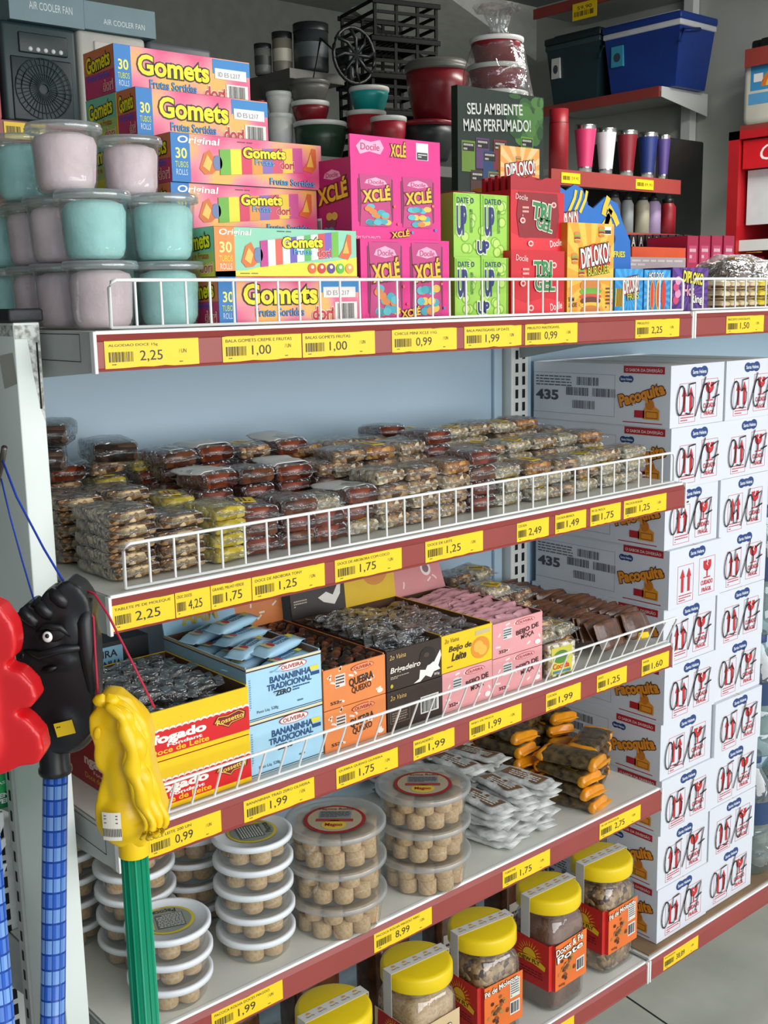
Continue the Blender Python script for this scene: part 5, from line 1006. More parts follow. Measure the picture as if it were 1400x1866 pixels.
for q in range(3): b.tube([((u_-120)*k, -.019+.004*q, (1365-v_)*k) for u_, v_ in ((70+22*q, 1092-12*q), (84+24*q, 1108-14*q), (92+28*q, 1128-18*q))], [.006, .0045, .001], 'black_plastic', 8)
b.tube([((u_-120)*k, y_, (1365-v_)*k) for u_, v_, y_ in ((94, 1132, -.019), (114, 1119, -.0245), (140, 1123, -.0245), (156, 1142, -.022))], [.001, .003, .0032, .001], 'black_plastic', 8)
b.tube([((u_-120)*k, y_, (1365-v_)*k) for u_, v_, y_ in ((62, 1166, -.014), (100, 1173, -.0245), (140, 1162, -.0245), (170, 1162, -.020), (184, 1172, -.013))], [.002, .004, .0045, .004, .001], 'black_plastic', 8)
b.tube([((u_-120)*k, y_, (1365-v_)*k) for u_, v_, y_ in ((186, 1078, -.008), (178, 1120, -.016), (180, 1170, -.018), (184, 1230, -.014), (178, 1290, -.010))], [.003, .008, .008, .007, .002], 'black_plastic', 10)
for u_, v_ in ((74, 1096), (100, 1082), (128, 1062)): b.tube([((u_-6-120)*k, -.012, (1365-v_)*k), ((u_+4-120)*k, -.016, (1365-v_-6)*k), ((u_+16-120)*k, -.018, (1365-v_-20)*k), ((u_+22-120)*k, -.014, (1365-v_-34)*k)], [.004, .0075, .006, .001], 'black_plastic', 10)
b.build('mane_tufts', hd)
b = MB(); b.lathe([(.0155, 0), (.0165, .002), (.0165, .006), (.0150, .008), (.0145, .030)], 'black_plastic', seg=28); b.build('collar', g, ha+V((0, 0, -.005)))
b = MB(); b.box(-.009, .009, -.0004, 0, -.007, .007, 'label_yellow'); F = front(-.009, .009, -.0004, -.007, .007); b.lines(F, .1, .6, .9, .8, 1, '#6a5a1a', 1); o = b.build('price_sticker', hd, loc(135, 1307, -.0262)); o.rotation_euler = (0, math.radians(-12), math.radians(4)); o['label'] = 'small yellow price sticker'
stick(g, ha, hb, .0122, 'plaid')
# yellow one
DY = 1.10
g, ho, ha, hb = horse('hobby_horse', 'yellow plastic horse head on a green ribbed stick hanging before the red and yellow cartons', 240, 1540, DY, 1545, 266, 1866, .0125, 'yellow_plastic', 'green_tube', 244)
out = [(204, 1252), (216, 1246), (236, 1250), (254, 1266), (272, 1282), (285, 1302), (291, 1332), (288, 1365), (294, 1405), (302, 1440), (309, 1468), (304, 1492), (280, 1508), (268, 1534), (222, 1534), (196, 1516), (183, 1492), (182, 1462), (190, 1430), (204, 1390), (192, 1386), (187, 1362), (191, 1342), (183, 1318), (184, 1288), (198, 1274)]
ex = [(232, 1290, 40, 36, 42, 0), (205, 1310, 20, 24, 30, 0), (196, 1362, 9, 16, 26, 0), (236, 1400, 38, 40, 100, 0), (232, 1478, 50, 50, 52, 0), (262, 1330, 22, 52, 44, -10), (276, 1450, 24, 46, 56, -8), (222, 1258, 14, 40, 14, 20)]
k = DY/FPX
hd = part(sculpt(out, 240, 1540, DY, .030, ex, 'yellow_plastic', .0026, 7), 'head', g); hd.location = ho
b = MB()
mane = [(226, 1254), (246, 1274), (256, 1300), (262, 1335), (264, 1370), (270, 1405), (280, 1440), (290, 1475), (284, 1505)]
def sp(pts, n=4):
    out = []; P = [pts[0]]+list(pts)+[pts[-1]]
    for i in range(1, len(P)-2):
        for j in range(n):
            t = j/n; out.append(tuple(.5*(2*b_+(c_-a_)*t+(2*a_-5*b_+4*c_-d_)*t*t+(-a_+3*b_-3*c_+d_)*t**3) for a_, b_, c_, d_ in zip(P[i-1], P[i], P[i+1], P[i+2])))
    return out+[pts[-1]]
for off, yy, rr_ in ((0, -.026, .0075), (10, -.020, .0085), (19, -.012, .0075), (-12, -.0255, .005)):
    q = sp([((u_+off*(.3+.09*i)-240+(3 if i % 2 else -3))*k, yy-(.003 if i % 2 else 0), (1540-v_)*k) for i, (u_, v_) in enumerate(mane)]); n_ = len(q)
    b.tube(q, [rr_*(.35+.65*math.sin(math.pi*min(1, (i+1)/n_*1.05)))*(1+.18*math.sin(i*.9+off)) for i in range(n_)], 'yellow_plastic', 12)
b.build('mane', hd)
for du in (0, 1):
    b = MB(); b.lathe([(0, .0), (.004, .002), (.0055, .008), (.004, .016), (0, .022)], 'yellow_plastic', seg=14); o = b.build('ear', hd, V(((208+22*du-240)*k, -.016, (1540-1262)*k))); o.rotation_euler = (.15, .25-.5*du, 0); o.scale = (1.5, 1.3, .6)
lump(200, 1312, -.017, 7, 4, 12, 'yellow_plastic', 'eye_bump', 10, 240, 1540, k, None)
MB().lathe([(.0150, -.004), (.0150, .016), (.013, .02)], 'yellow_plastic', seg=28).build('collar', g, ha+V((0, 0, -.002)))
b = MB(); nq = 6; Rr = .030
for q in range(nq):
    a0, a1 = [-2.02+.62*(q+e)/nq for e in (0, 1)]; P_ = [(Rr*math.cos(a), Rr*math.sin(a), z) for z in (-.014, .014) for a in (a0, a1)]; b.add([P_[0], P_[1], P_[3], P_[2]], [(0, 1, 2, 3)], '#e6dfd0')
    if q % 1 == 0:
        for e in range(2): a2 = a0+(a1-a0)*(e*.5+.15); a3 = a2+.025; Q = [((Rr+.0004)*math.cos(a), (Rr+.0004)*math.sin(a), z) for z in (-.010, -.002) for a in (a2, a3)]; b.add([Q[0], Q[1], Q[3], Q[2]], [(0, 1, 2, 3)], '#2a2622')
for z in (.003, .007, .010): P_ = [((Rr+.0004)*math.cos(a), (Rr+.0004)*math.sin(a), zz) for zz in (z, z+.0012) for a in (-1.95, -1.5)]; b.add([P_[0], P_[1], P_[3], P_[2]], [(0, 1, 2, 3)], '#6a645c')
o = b.build('barcode_sticker', hd, V(((228-240)*k, 0, (1540-1477)*k))); o['label'] = 'white barcode sticker'
st_ = stick(g, ha, hb, .0122, 'green_tube')
b = MB(); Lg = (ha-hb).length
for q in range(12): a = 2*math.pi*q/12; b.tube([(.0122*math.cos(a), .0122*math.sin(a), .002), (.0122*math.cos(a), .0122*math.sin(a), Lg-.002)], .0012, '#2aa680' if q % 3 == 0 else 'green_tube', 6)
b.build('rib', st_)
# red one, cut by the left edge
DR = 1.05
g, ho, ha, hb = horse('hobby_horse', 'red plastic horse head with scalloped mane, cut by the left edge of the photo', -40, 1400, DR, 1400, 2, 1866, .0125, 'red_plastic', 'plaid', -34)
out = [(-110, 1110), (-60, 1070), (0, 1078), (32, 1096), (52, 1128), (56, 1160), (50, 1188), (26, 1202), (60, 1215), (80, 1240), (85, 1264), (72, 1280), (36, 1284), (64, 1302), (86, 1330), (90, 1364), (78, 1384), (46, 1388), (20, 1400), (0, 1406), (-70, 1408), (-96, 1370), (-92, 1300), (-100, 1230), (-150, 1220), (-150, 1180)]
ex = [(-30, 1140, 60, 50, 60, 0), (-110, 1180, 36, 34, 32, 20), (-30, 1330, 62, 50, 80, 0), (8, 1240, 16, 36, 150, -4), (22, 1150, 30, 25, 42, 0), (46, 1248, 34, 25, 28, 10), (50, 1345, 34, 25, 36, 0)]
k = DR/FPX
hd = part(sculpt(out, -40, 1400, DR, .028, ex, 'red_plastic', .0026, 6), 'head', g); hd.location = ho
MB().lathe([(.0150, -.01), (.0150, .016), (.013, .02)], 'red_plastic', seg=28).build('collar', g, ha); stick(g, ha, hb, .0122, 'plaid')
# strings and the hook rod
rod = [at(-20, 960, Y=.098), at(2, 850, D=1.18), at(8, 816, D=1.15)]
MB().tube(rod, .0032, 'metal_rod', 10).build('hook_rod', label='bare metal hook rod sticking out at the left edge beside the white post', cat='rod')
def strg(name, pts, m, lab, r=.0011):
    b = MB(); b.tube([at(u, v, D=D) for u, v, D in pts], r, m, 6); b.build(name, label=lab, cat='string')
strg('cord', [(2, 872, 1.165), (18, 940, 1.155), (40, 1020, 1.13), (60, 1088, 1.10), (70, 1108, 1.085)], 'string_blue', 'blue cord from the hook rod to the front of the black horse', .0009)
strg('cord', [(5, 840, 1.165), (30, 905, 1.15), (80, 1000, 1.12), (110, 1050, 1.105), (146, 1110, 1.09), (160, 1130, 1.088), (164, 1160, 1.088)], 'string_blue', 'blue cord from the hook rod looped behind the eye of the black horse', .0013)
strg('cord', [(130, 1088, 1.10), (160, 1110, 1.092), (170, 1125, 1.09), (173, 1180, 1.09), (178, 1260, 1.085), (184, 1345, 1.08)], 'string_red', 'red cord hanging down over the neck of the black horse', .0012)
strg('cord', [(146, 1072, 1.10), (172, 1082, 1.095), (196, 1118, 1.09), (240, 1205, 1.085), (282, 1290, 1.078)], 'string_red', 'red cord from the black horse down to the yellow horse head', .0012)
# neighbouring shelf at the bottom left
p0 = at(60, 1470, Y=.215); p1 = at(60, 1586, Y=.215); gg = thing('neighbour_shelf', 'white shelf bracket plate of the neighbouring unit at the lower left edge', 'shelving', (min(p0.x, -.05), .25, 0))
b = MB(); h1, h0 = p0.z, p1.z; b.prism(Fr((0, -.03, 0), (1, 0, 0), (0, 0, 1), 1, 1), [(-.25, h0), (-.012, h0), (-.003, h0+.02), (-.025, h0+.022), (-.003, h0+.045), (-.003, h0+.055), (-.016, h0+.05), (-.003, h0+.072), (-.003, h1+.004), (-.25, h1+.004)], .003, 'white_steel')
F = front(-.25, 0, -.033, h0, h1); b.el(F, .84, .62, .016, .09, 'slot_dark', 1.2); b.build('bracket', gg)
MB().box(-.30, -.004, -.026, .25, h1-.012, h1+.002, 'white_steel').build('deck', gg); MB().box(-.30, -.004, -.026, .25, .44, .452, 'grey_steel').build('deck', gg); MB().box(-.30, -.004, .235, .25, 0, h1+.3, 'grey_steel').build('back_panel', gg)
MB().box(-.30, -.004, -.026, .235, 0, .02, 'grey_steel').build('foot', gg)
q0 = at(46, 1396, Y=.225); zb_ = h1+.003
m = MB(); m.box(0, .16, 0, .07, 0, q0.z-zb_, '#0f7a45'); F = front(0, .16, 0, 0, q0.z-zb_); m.el(F, .72, .72, .2, .34, '#2fae62', 1); m.tx(F, 'IÔNICAS', .62, .66, .84, .76, '#e6f2ea', 2, b=.02); m.tx(F, 'MENTA', .72, .3, .97, .42, '#e6f2ea', 2, b=.04); m.tx(F, 'MENTA VERDE', .5, .14, .96, .27, '#e6f2ea', 2, b=.04)
m.build('mint_box', loc=(q0.x-.16, .23, zb_), label='green mint box with white lettering at the left edge under the red horse', cat='box')
p = at(32, 1830, Y=.235); m = MB(); m.box(-.06, 0, 0, .05, 0, .07, '#15181a'); F = front(-.06, 0, 0, 0, .07); m.re(F, 0, .5, 1, .55, '#0f9a6a', 1); m.re(F, .55, .62, 1, .9, '#b5202a', 1); m.pg(F, [(.7, .6), (.95, .7), (.8, .85)], '#e6e0dc', 2)
m.build('small_box', loc=(p.x, .235, .4525), label='small black, red and green box at the lower left edge', cat='box')
# ---------------------------------------------------------------- behind the top shelf: rear deck of the gondola
gr = thing('rear_shelf', 'rear shelf on the far side of the gondola, behind the topmost shelf', 'shelving', (0, .44, 0)); MB().box(0, 2.14, 0, .46, 1.436, 1.451, 'deck_steel').build('deck', gr); MB().box(0, 2.14, .46, .468, 1.41, 1.4515, 'rail_red').build('price_rail', gr)
for X in (.02, 1.06, 2.1): MB().box(X-.012, X+.012, .0, .45, 1.38, 1.436, 'grey_steel').build('bracket', gr)
ZR = 1.452
def signboard():
    Y = .78; p = at(835, 345, Y=Y); q = at(991, 178, Y=Y); w, h = q.x-p.x, q.z-ZR; m = MB(); m.box(0, w, 0, .02, 0, h, '#16261a'); F = front(0, w, 0, 0, h); z0 = (p.z-ZR)/h; G = Fr((0, 0, h*z0), (1, 0, 0), (0, 0, 1), w, h*(1-z0))
    r = random.Random(6)
    for i in range(40):
        x, y = r.uniform(.6, .98), r.uniform(.55, .97); m.el(G, x, y, min(.08, 1-x, x)*.9, min(.08, 1-y)*.9, r.choice(['#2f5a26', '#3c6a2a', '#234a20', '#4a7a34']), 1+i*.01, 10)
    m.tx(G, 'SEU AMBIENTE', .10, .76, .74, .87, '#d6d9d2', 3, b=.015, rot=4); m.tx(G, 'MAIS PERFUMADO!', .06, .60, .84, .72, '#d6d9d2', 3, b=.015, rot=4)
    for x, y, c in ((.04, .18, '#6a8a2c'), (.2, .22, '#5a3a6a'), (.4, .22, '#7a2028'), (.72, .28, '#5c8f2c'), (.14, -.1, '#4a2a1c'), (.34, -.1, '#7a7440'), (.28, .1, '#24406a')):
        m.re(G, x, y, x+.15, y+.3, c, 2+x); m.re(G, x+.01, y+.2, x+.14, y+.28, '#1a1410', 2.2+x); m.lines(G, x+.02, y+.2, x+.13, y+.28, 2, '#b9b4a8', 2.4+x)
    m.build('display_sign', loc=(p.x, Y, ZR), label='tall dark green display sign about perfumed rooms behind the sweets', cat='sign')
signboard()
for k in range(8):
    u0 = 1148+k*14; p = at(u0, 470, Y=.70); q = at(u0+13, 428, Y=.70); m = MB(); w, h = q.x-p.x, q.z-ZR; m.box(0, w, 0, .14, 0, h, '#241a18'); F = front(0, w, 0, 0, h); m.tx(F, 'A', .2, .84, .8, .97, '#d8d2cc', 1, b=.03); m.re(F, .1, .62, .9, .74, '#5a2a2a', 1)
    m.build('chocolate_box', loc=(p.x, .70, ZR), label='narrow dark chocolate box in the row on the rear shelf', cat='chocolate box', group='dark chocolate boxes on the rear shelf')
for k in range(4):
    u0 = 1252+k*22; p = at(u0, 490, Y=.56); q = at(u0+21, 430, Y=.56); m = MB(); w, h = q.x-p.x, q.z-ZR; m.box(0, w, 0, .12, 0, h, '#a81c46'); F = front(0, w, 0, 0, h); m.re(F, .15, .62, .85, .86, '#c2466a', 1); m.lines(F, .2, .66, .8, .84, 2, '#e2b8c4', 2)
    m.build('raspberry_box', loc=(p.x, .56, ZR), label='deep pink sweets box standing on the rear shelf near the rail joint', cat='sweets box', group='deep pink boxes on the rear shelf')
p = at(1152, 472, Y=.56); q = at(1250, 452, Y=.56); MB().box(0, q.x-p.x, 0, .1, 0, q.z-ZR, '#d9501c').build('orange_tray', loc=(p.x, .56, ZR), label='plain orange tray in front of the dark chocolate boxes', cat='tray')
p = at(1128, 492, Y=.46); q = at(1250, 470, Y=.46); m = MB(); m.box(0, q.x-p.x, 0, .08, 0, q.z-ZR, '#b9a8ac'); F = front(0, q.x-p.x, 0, 0, q.z-ZR); m.lines(F, .02, .82, .98, .97, 2, '#d9d2d2', 1); m.build('clear_tray', loc=(p.x, .46, ZR), label='pale tray of packets in front of the orange tray', cat='tray')
p = at(1345, 500, Y=.26); g = thing('brown_candy_bag', 'clear bag of shaggy brown sweets with yellow stickers on the right section', 'sweets bag', (p.x, .27, ZR)); b = MB()
b.lathe([(0, 0), (.075, .0), (.098, .02), (.1, .05), (.07, .085), (.03, .1), (0, .104)], 'shaggy', seg=36); b.v = [tuple(V(v)*(1+.10*noise.noise(V(v)*40))) for v in b.v]; b.build('sweets', g)
b = MB().lathe([(0, 0), (.08, .0), (.104, .02), (.106, .052), (.076, .092), (.035, .108), (0, .113)], 'cello', seg=30); b.v = [tuple(V(v)*(1+.07*noise.noise(V(v)*30+V((5, 0, 0))))) if v[2] > .004 else v for v in b.v]; b.build('clear_wrapper', g)
for a, zz in ((3.6, .09), (4.6, .1)): o = MB().box(-.014, .014, -.008, .008, 0, .0006, 'label_yellow').build('sticker', g, (.05*math.cos(a), .05*math.sin(a), zz+.012)); o.rotation_euler = (0, 0, a)
# ---------------------------------------------------------------- back of the shop
YF = 1.75; zs = at(70, 226, Y=YF).z
def bb(u0, u1, v0, v1, Y): a = at(u0, (v0+v1)/2, Y=Y); b = at(u1, (v0+v1)/2, Y=Y); um = (u0+u1)/2; return a.x, b.x, at(um, v1, Y=Y).z, at(um, v0, Y=Y).z
gs = thing('back_shelf', 'back shelf with dark red rail carrying the small fans at the upper left', 'shelving', (0, YF, 0))
MB().box(-.4, 1.0, .0, .5, zs-.03, zs, 'grey_steel').build('deck', gs); MB().box(-.4, 1.0, -.012, 0, zs-.05, zs+.001, 'rail_red').build('price_rail', gs); MB().box(-.4, 1.0, .5, .52, 0, zs+.02, 'wall_dim').build('back_panel', gs); MB().box(-.4, 1.0, .02, .5, 0, .1, 'grey_steel').build('foot', gs)
for z in (.5, 1.0, 1.45): MB().box(-.4, 1.0, .02, .5, z-.02, z, 'grey_steel').build('deck', gs)
x0, x1, z0, z1 = bb(8, 84, 228, 252, YF-.014)
m = MB(); m.box(0, x1-x0, -.001, 0, 0, .04, 'label_yellow'); F = front(0, x1-x0, -.001, 0, .04); m.bc(F, .05, .3, .4, .75, l=1); m.tx(F, '88,99', .45, .3, .85, .72, '#2c2a20', 1); m.build('price_label', loc=(x0, YF-.013, zs-.043), label='yellow price label on the red rail under the small fans', cat='price label')
def fan(u0, u1, vt, body, face, panel, lab, knobs=True):
    x0, x1, _, z1 = bb(u0, u1, vt, 226, YF); w = x1-x0; h = z1-zs; g = thing('air_cooler_fan', lab, 'fan', (x0, YF+.02, zs+.001), 0, 'small air cooler fans on the back shelf')
    MB().rbox(0, w, 0, .16, 0, h, .012, body).build('housing', g)
    m = MB(); m.rbox(w*.1, w*.9, -.004, .004, .008, h*.66, .004, face); F = front(w*.1, w*.9, -.004, .008, h*.66)
    c = (w/2, -.005, .008+h*.325); rr = min(w*.36, h*.3)
    for k in range(36): a = 2*math.pi*k/36; m.tube([(c[0]+rr*.18*math.cos(a), c[1]-.002, c[2]+rr*.18*math.sin(a)), (c[0]+rr*math.cos(a+.25), c[1], c[2]+rr*math.sin(a+.25))], .0012, body, 4, caps=False)
    for q in (.18, .5, .8, 1.02): m.tube([(c[0]+rr*q*math.cos(a*.2618), c[1]-.002, c[2]+rr*q*math.sin(a*.2618)) for a in range(25)], .0013, body, 4, caps=False)
    m.build('grille', g)
    m = MB(); m.rbox(w*.22, w*.86, -.005, .004, h*.7, h*.9, .003, panel)
    cp = m.build('control_panel', g)
    if knobs:
        for k in range(5): MB().lathe([(.0055, 0), (.0055, .003), (0, .003)], '#cfd3d6', seg=14, M=Matrix.Rotation(P2, 4, 'X')).build('button', cp, (w*(.36+.1*k), -.004, h*.74))
    return g, h, w, x0
fan(-110, 6, 32, '#c9727a', '#8d2f3c', '#c98088', 'pink small air cooler fan at the left edge', False)
_, h, w, x0 = fan(12, 150, 42, '#1c3438', '#0f2226', '#16282a', 'dark teal small air cooler fan beside the pink one'); zt = zs+h
_, h2, w2, x2 = fan(153, 276, 60, '#b7b6ae', '#a6a59d', '#c9c8c0', 'white small air cooler fan under the right carton')
fan(281, 396, 80, '#5d6266', '#50545a', '#2e2850', 'grey small air cooler fan with violet panel', False)
for (u0, u1, v0, v1, zz, lab, ty) in ((20, 156, -30, 52, zt, 'left blue-grey fan carton standing on the dark fan', (.33, .5)), (158, 287, 8, 66, zs+h2, 'right blue-grey fan carton standing on the white fan', (.25, .52))):
    x0, x1, z0, z1 = bb(u0, u1, v0, v1, YF); m = MB(); w, h = x1-x0, z1-zz-.004; m.box(0, w, 0, .17, 0, h, '#6f8a92'); F = front(0, w, 0, 0, h); m.tx(F, 'AIR COOLER FAN', .26, ty[0], .84, ty[0]+.2, '#d6dee0', 1, b=.0); m.build('fan_carton', loc=(x0, YF+.012, zz+.002), label=lab, cat='carton', group='fan cartons on top of the fans')
def bowl(u0, u1, vt, vb, D, col, rim, lab, nm='bowl', lid=None, zbase=None, tap=.72):
    p = at((u0+u1)/2, vb, D=D); r = (u1-u0)/2*D/FPX; h = at((u0+u1)/2, vt, D=D).z-p.z; z = p.z
    if zbase is not None: h += z-zbase; z = zbase
    g = thing(nm, lab, 'bowl', (p.x, p.y, z)); MB().lathe([(0, 0), (r*tap*.9, 0), (r*tap, h*.04), (r*.93, h*.6), (r*.96, h-.012), (r*.9, h-.012), (r*.86, h*.6), (0, .01)], col, seg=40).build('body', g)
    MB().lathe([(r*.95, h-.014), (r, h-.012), (r*1.01, h-.003), (r*.98, h), (r*.90, h-.002)], rim, seg=40).build('rim', g)
    if lid: MB().lathe([(r*1.0, h-.004), (r*1.02, h+.004), (r*.9, h+.016), (0, h+.02)], lid, seg=40).build('lid', g)
    return z+h
ZK = at(700, 294, Y=1.45).z; XE = at(975, 300, Y=1.45).x
gk = thing('bowl_shelf', 'dark back shelf under the stacked bowls, mostly hidden behind the sweets boxes', 'shelving', (1.02, 1.45, 0)); MB().box(0, XE-1.02, 0, .85, ZK-.03, ZK, 'bowl_grey').build('deck', gk)
for xx in (0, XE-1.06): MB().box(xx, xx+.04, .80, .85, 0, ZK-.03, 'grey_steel').build('upright', gk)
ZK += .001
MB  # bowls stand in stacks on the back shelf
z = bowl(536, 634, 226, 284, 3.4, 'bowl_green', 'bowl_white', 'dark green bowl with white rim on the back shelf', zbase=ZK); z = bowl(532, 602, 188, 228, 3.4, 'bowl_red', 'bowl_white', 'dark red bowl stacked in the dark green bowl', zbase=z-.004); bowl(526, 602, 150, 190, 3.4, 'bowl_grey', 'bowl_grey', 'grey bowl on top of the stack of bowls', zbase=z-.002)
z = bowl(488, 536, 210, 270, 3.4, 'bowl_white', 'bowl_white', 'white cup-shaped bowl at the left of the bowls', zbase=ZK); bowl(486, 534, 170, 212, 3.4, 'bowl_white', 'bowl_white', 'white cup-shaped bowl on top of its twin', zbase=z+.001)
bowl(458, 488, 186, 262, 3.6, 'bowl_red', 'bowl_red', 'narrow dark red bowl beside the white ones', zbase=ZK)
z = bowl(632, 705, 206, 270, 3.4, '#a3182a', 'bowl_white', 'bright red bowl with white rim under the turquoise bowl', zbase=ZK); bowl(637, 710, 162, 206, 3.4, 'bowl_teal', 'bowl_white', 'turquoise bowl on top of a red bowl', zbase=z+.001)
bowl(676, 742, 216, 270, 3.22, '#a3182a', 'bowl_white', 'bright red bowl in front, right of the turquoise bowl', zbase=ZK)
z = bowl(726, 832, 226, 280, 3.3, '#24282a', 'bowl_red', 'dark wide bowl under the large dark red bucket', zbase=ZK); bowl(739, 856, 128, 226, 3.3, 'bowl_red', 'bowl_grey', 'large dark red bucket with grey lid', 'bucket', 'bowl_grey', zbase=z+.001)
# raised shelf with canisters
zj = at(545, 140, D=3.75).z; pj0 = at(462, 140, D=3.75); pj1 = at(625, 140, D=3.75)
g = thing('canister_shelf', 'small raised shelf carrying glass canisters at the back', 'shelving', (pj0.x, pj0.y, 0)); wj = pj1.x-pj0.x
MB().box(0, wj, -.2, .25, zj-.03, zj, 'bowl_grey').build('deck', g)
for xx in (.0, wj-.03): MB().box(xx, xx+.03, .2, .24, zs, zj-.03, 'grey_steel').build('upright', g)
for i, (u0, u1, vt, lab) in enumerate(((465, 496, 84, 'small glass canister with dark lid at the left of the raised shelf'), (498, 534, 64, 'middle glass canister with a printed band'), (537, 600, 50, 'largest dark glass canister on the raised shelf'))):
    D = 3.72; p = at((u0+u1)/2, 140, D=D); r = (u1-u0)/2*D/FPX; h = at((u0+u1)/2, vt, D=D).z-zj; g = thing('canister', lab, 'canister', (p.x, p.y, zj+.001)); MB().lathe([(0, 0), (r*.92, 0), (r, .01), (r, h*.86), (0, h*.86)], ['#6a6d68', '#7a7468', '#2a2f30'][i], seg=28).build('body', g); MB().lathe([(r*1.03, h*.84), (r*1.03, h), (0, h)], 'black_plastic', seg=28).build('lid', g); MB().lathe([(r*1.006, h*.3), (r*1.006, h*.6)], ['#3a3d3a', '#b9b4a4', '#4a5254'][i], seg=28).build('band', g)
p = at(648, 140, D=3.7); g = thing('desk_fan', 'black fan-like gadget with loose cable at the end of the raised shelf', 'fan', (p.x-.02, p.y, ZK))
hh = p.z-ZK; MB().lathe([(0, 0), (.07, 0), (.07, .02), (.015, .03), (.012, hh+.05)], 'black_plastic', seg=20).build('base', g)
b = MB()
for k in range(8): a = 2*math.pi*k/8; b.tube([(0, -.03, hh+.06), (.05*math.cos(a), -.03, hh+.06+.05*math.sin(a)), (.085*math.cos(a+.2), -.02, hh+.06+.085*math.sin(a+.2))], .006, 'black_plastic', 6)
b.tube([(.085*math.cos(t*.2618), -.02, hh+.06+.085*math.sin(t*.2618)) for t in range(25)], .006, 'black_plastic', 6); b.rbox(-.03, .03, -.03, .05, hh+.03, hh+.09, .01, 'black_plastic'); b.build('head', g)
MB().tube([(-.03, 0, hh+.05), (-.12, 0, hh+.1), (-.16, 0, hh-.05), (-.08, 0, hh-.2), (.02, 0, hh-.12)], .004, 'black_plastic', 6).build('cable', g)
# black stacking crates
def crate(u0, u1, v0, v1, D, lab, zb=None):
    p = at(u0, v1, D=D); w = (u1-u0)*D/FPX; h = (v1-v0)*D/FPX*.96; z = zb if zb is not None else p.z; b = MB(); d = .26
    for k in (0, 1.4, 2.7, 4):
        zz = h*k/4; b.box(0, w, 0, .006, zz-.004 if k else 0, zz+.006, 'matte_black'); b.box(0, w, d-.006, d, zz-.004 if k else 0, zz+.006, 'matte_black'); b.box(0, .006, 0, d, zz-.004 if k else 0, zz+.006, 'matte_black'); b.box(w-.006, w, 0, d, zz-.004 if k else 0, zz+.006, 'matte_black')
    for x in (0, w*.33, w*.66, w-.01): b.box(x, x+.01, -.001, .007, 0, h, 'matte_black'); b.box(x, x+.01, d-.007, d+.001, 0, h, 'matte_black')
    for k in range(12): b.box(w*k/12, w*k/12+.008, 0, d, 0, .005, 'matte_black')
    b.rbox(-.008, w+.008, -.008, .0, h-.012, h+.004, .002, 'matte_black'); b.rbox(-.008, w+.008, d, d+.008, h-.012, h+.004, .002, 'matte_black')
    b.build('basket_crate', loc=(p.x, p.y, z), rz=-.25, label=lab, cat='crate', group='black stacking baskets at the back'); return z+h+.006
z = at(690, 270, D=3.9).z; z = ZK
for k in range(5): z = crate(672+3*k, 816, 100, 163, 3.75, 'black plastic basket in the tall stack at the back, '+['lowest', 'second up', 'middle', 'fourth up', 'topmost'][k], z)
# cellophane gift with red bowls
D = 3.0; p = at(905, 190, D=D); g = thing('gift_wrap', 'clear cellophane gift wrap gathered at the top around a stack of dark red bowls', 'gift wrap', (p.x, p.y, ZK)); hz = at(905, 78, D=D).z-ZK; ht = at(905, 20, D=D).z-ZK
b = MB(); b.lathe([(.105, 0), (.098, hz*.3), (.085, hz*.7), (.068, hz*.93), (.03, hz*1.05), (.018, hz*1.1), (.026, hz*1.18), (.040, hz*1.32), (.052, ht*.97), (.060, ht)], 'cello_soft', seg=40)
b.v = [tuple(V(v)+V((v[0], v[1], 0)).normalized()*noise.noise(V((math.atan2(v[1], v[0])*3, v[2]*9, 1)))*.016) if v[2] > .01 else v for v in b.v]; b.build('cellophane', g)
zb2 = ZK+.002; n = 4
for k in range(n):
    r = .088-.006*k; h = hz/n*.92; q = thing('bowl', ['lowest', 'second', 'third', 'topmost'][k]+' dark red bowl with white rim inside the cellophane gift', 'bowl', (p.x, p.y, zb2), 0, 'bowls in the cellophane gift'); MB().lathe([(0, 0), (r*.75, 0), (r*.93, h*.7), (r*.96, h), (r*.9, h), (0, .01)], 'bowl_red', seg=36).build('body', q); MB().lathe([(r*.96, h-.008), (r*1.02, h-.004), (r*1.02, h+.003), (r*.92, h+.003)], 'bowl_white', seg=36).build('rim', q); zb2 += h+.006
# coolers on the right wall
XC = 3.92; zc1 = at(1200, 158, X=XC).z; yl = at(985, 190, X=XC).y; yr = at(1204, 156, X=XC).y
g = thing('wall_shelf', 'right wall shelf with dark red edge carrying two picnic coolers', 'shelving', (XC, yr, zc1)); MB().box(0, .37, 0, yl-yr, -.02, 0, 'grey_steel').build('deck', g); MB().box(-.012, 0, 0, yl-yr, -.045, .001, 'rail_red').build('price_rail', g); MB().prism(Fr((0, -.004, 0), (1, 0, 0), (0, 0, 1), 1, 1), [(0, -.045), (.36, -.10), (.36, 0), (0, 0)], .004, 'white_steel').build('bracket', g)
zc2 = at(1150, 22, X=XC).z
yl2 = at(975, 12, X=XC).y; g = thing('wall_shelf', 'highest right wall shelf with dark red edge, cut by the top of the photo', 'shelving', (XC, yr, at(1000, 12, X=XC).z)); MB().box(0, .37, 0, yl2-yr, -.02, 0, 'grey_steel').build('deck', g); MB().box(-.012, 0, 0, yl2-yr, -.045, .001, 'rail_red').build('price_rail', g)
y0 = at(1088, 20, X=XC-.014).y; y1 = at(1044, 20, X=XC-.014).y; pz = at(1066, 33, X=XC-.02).z
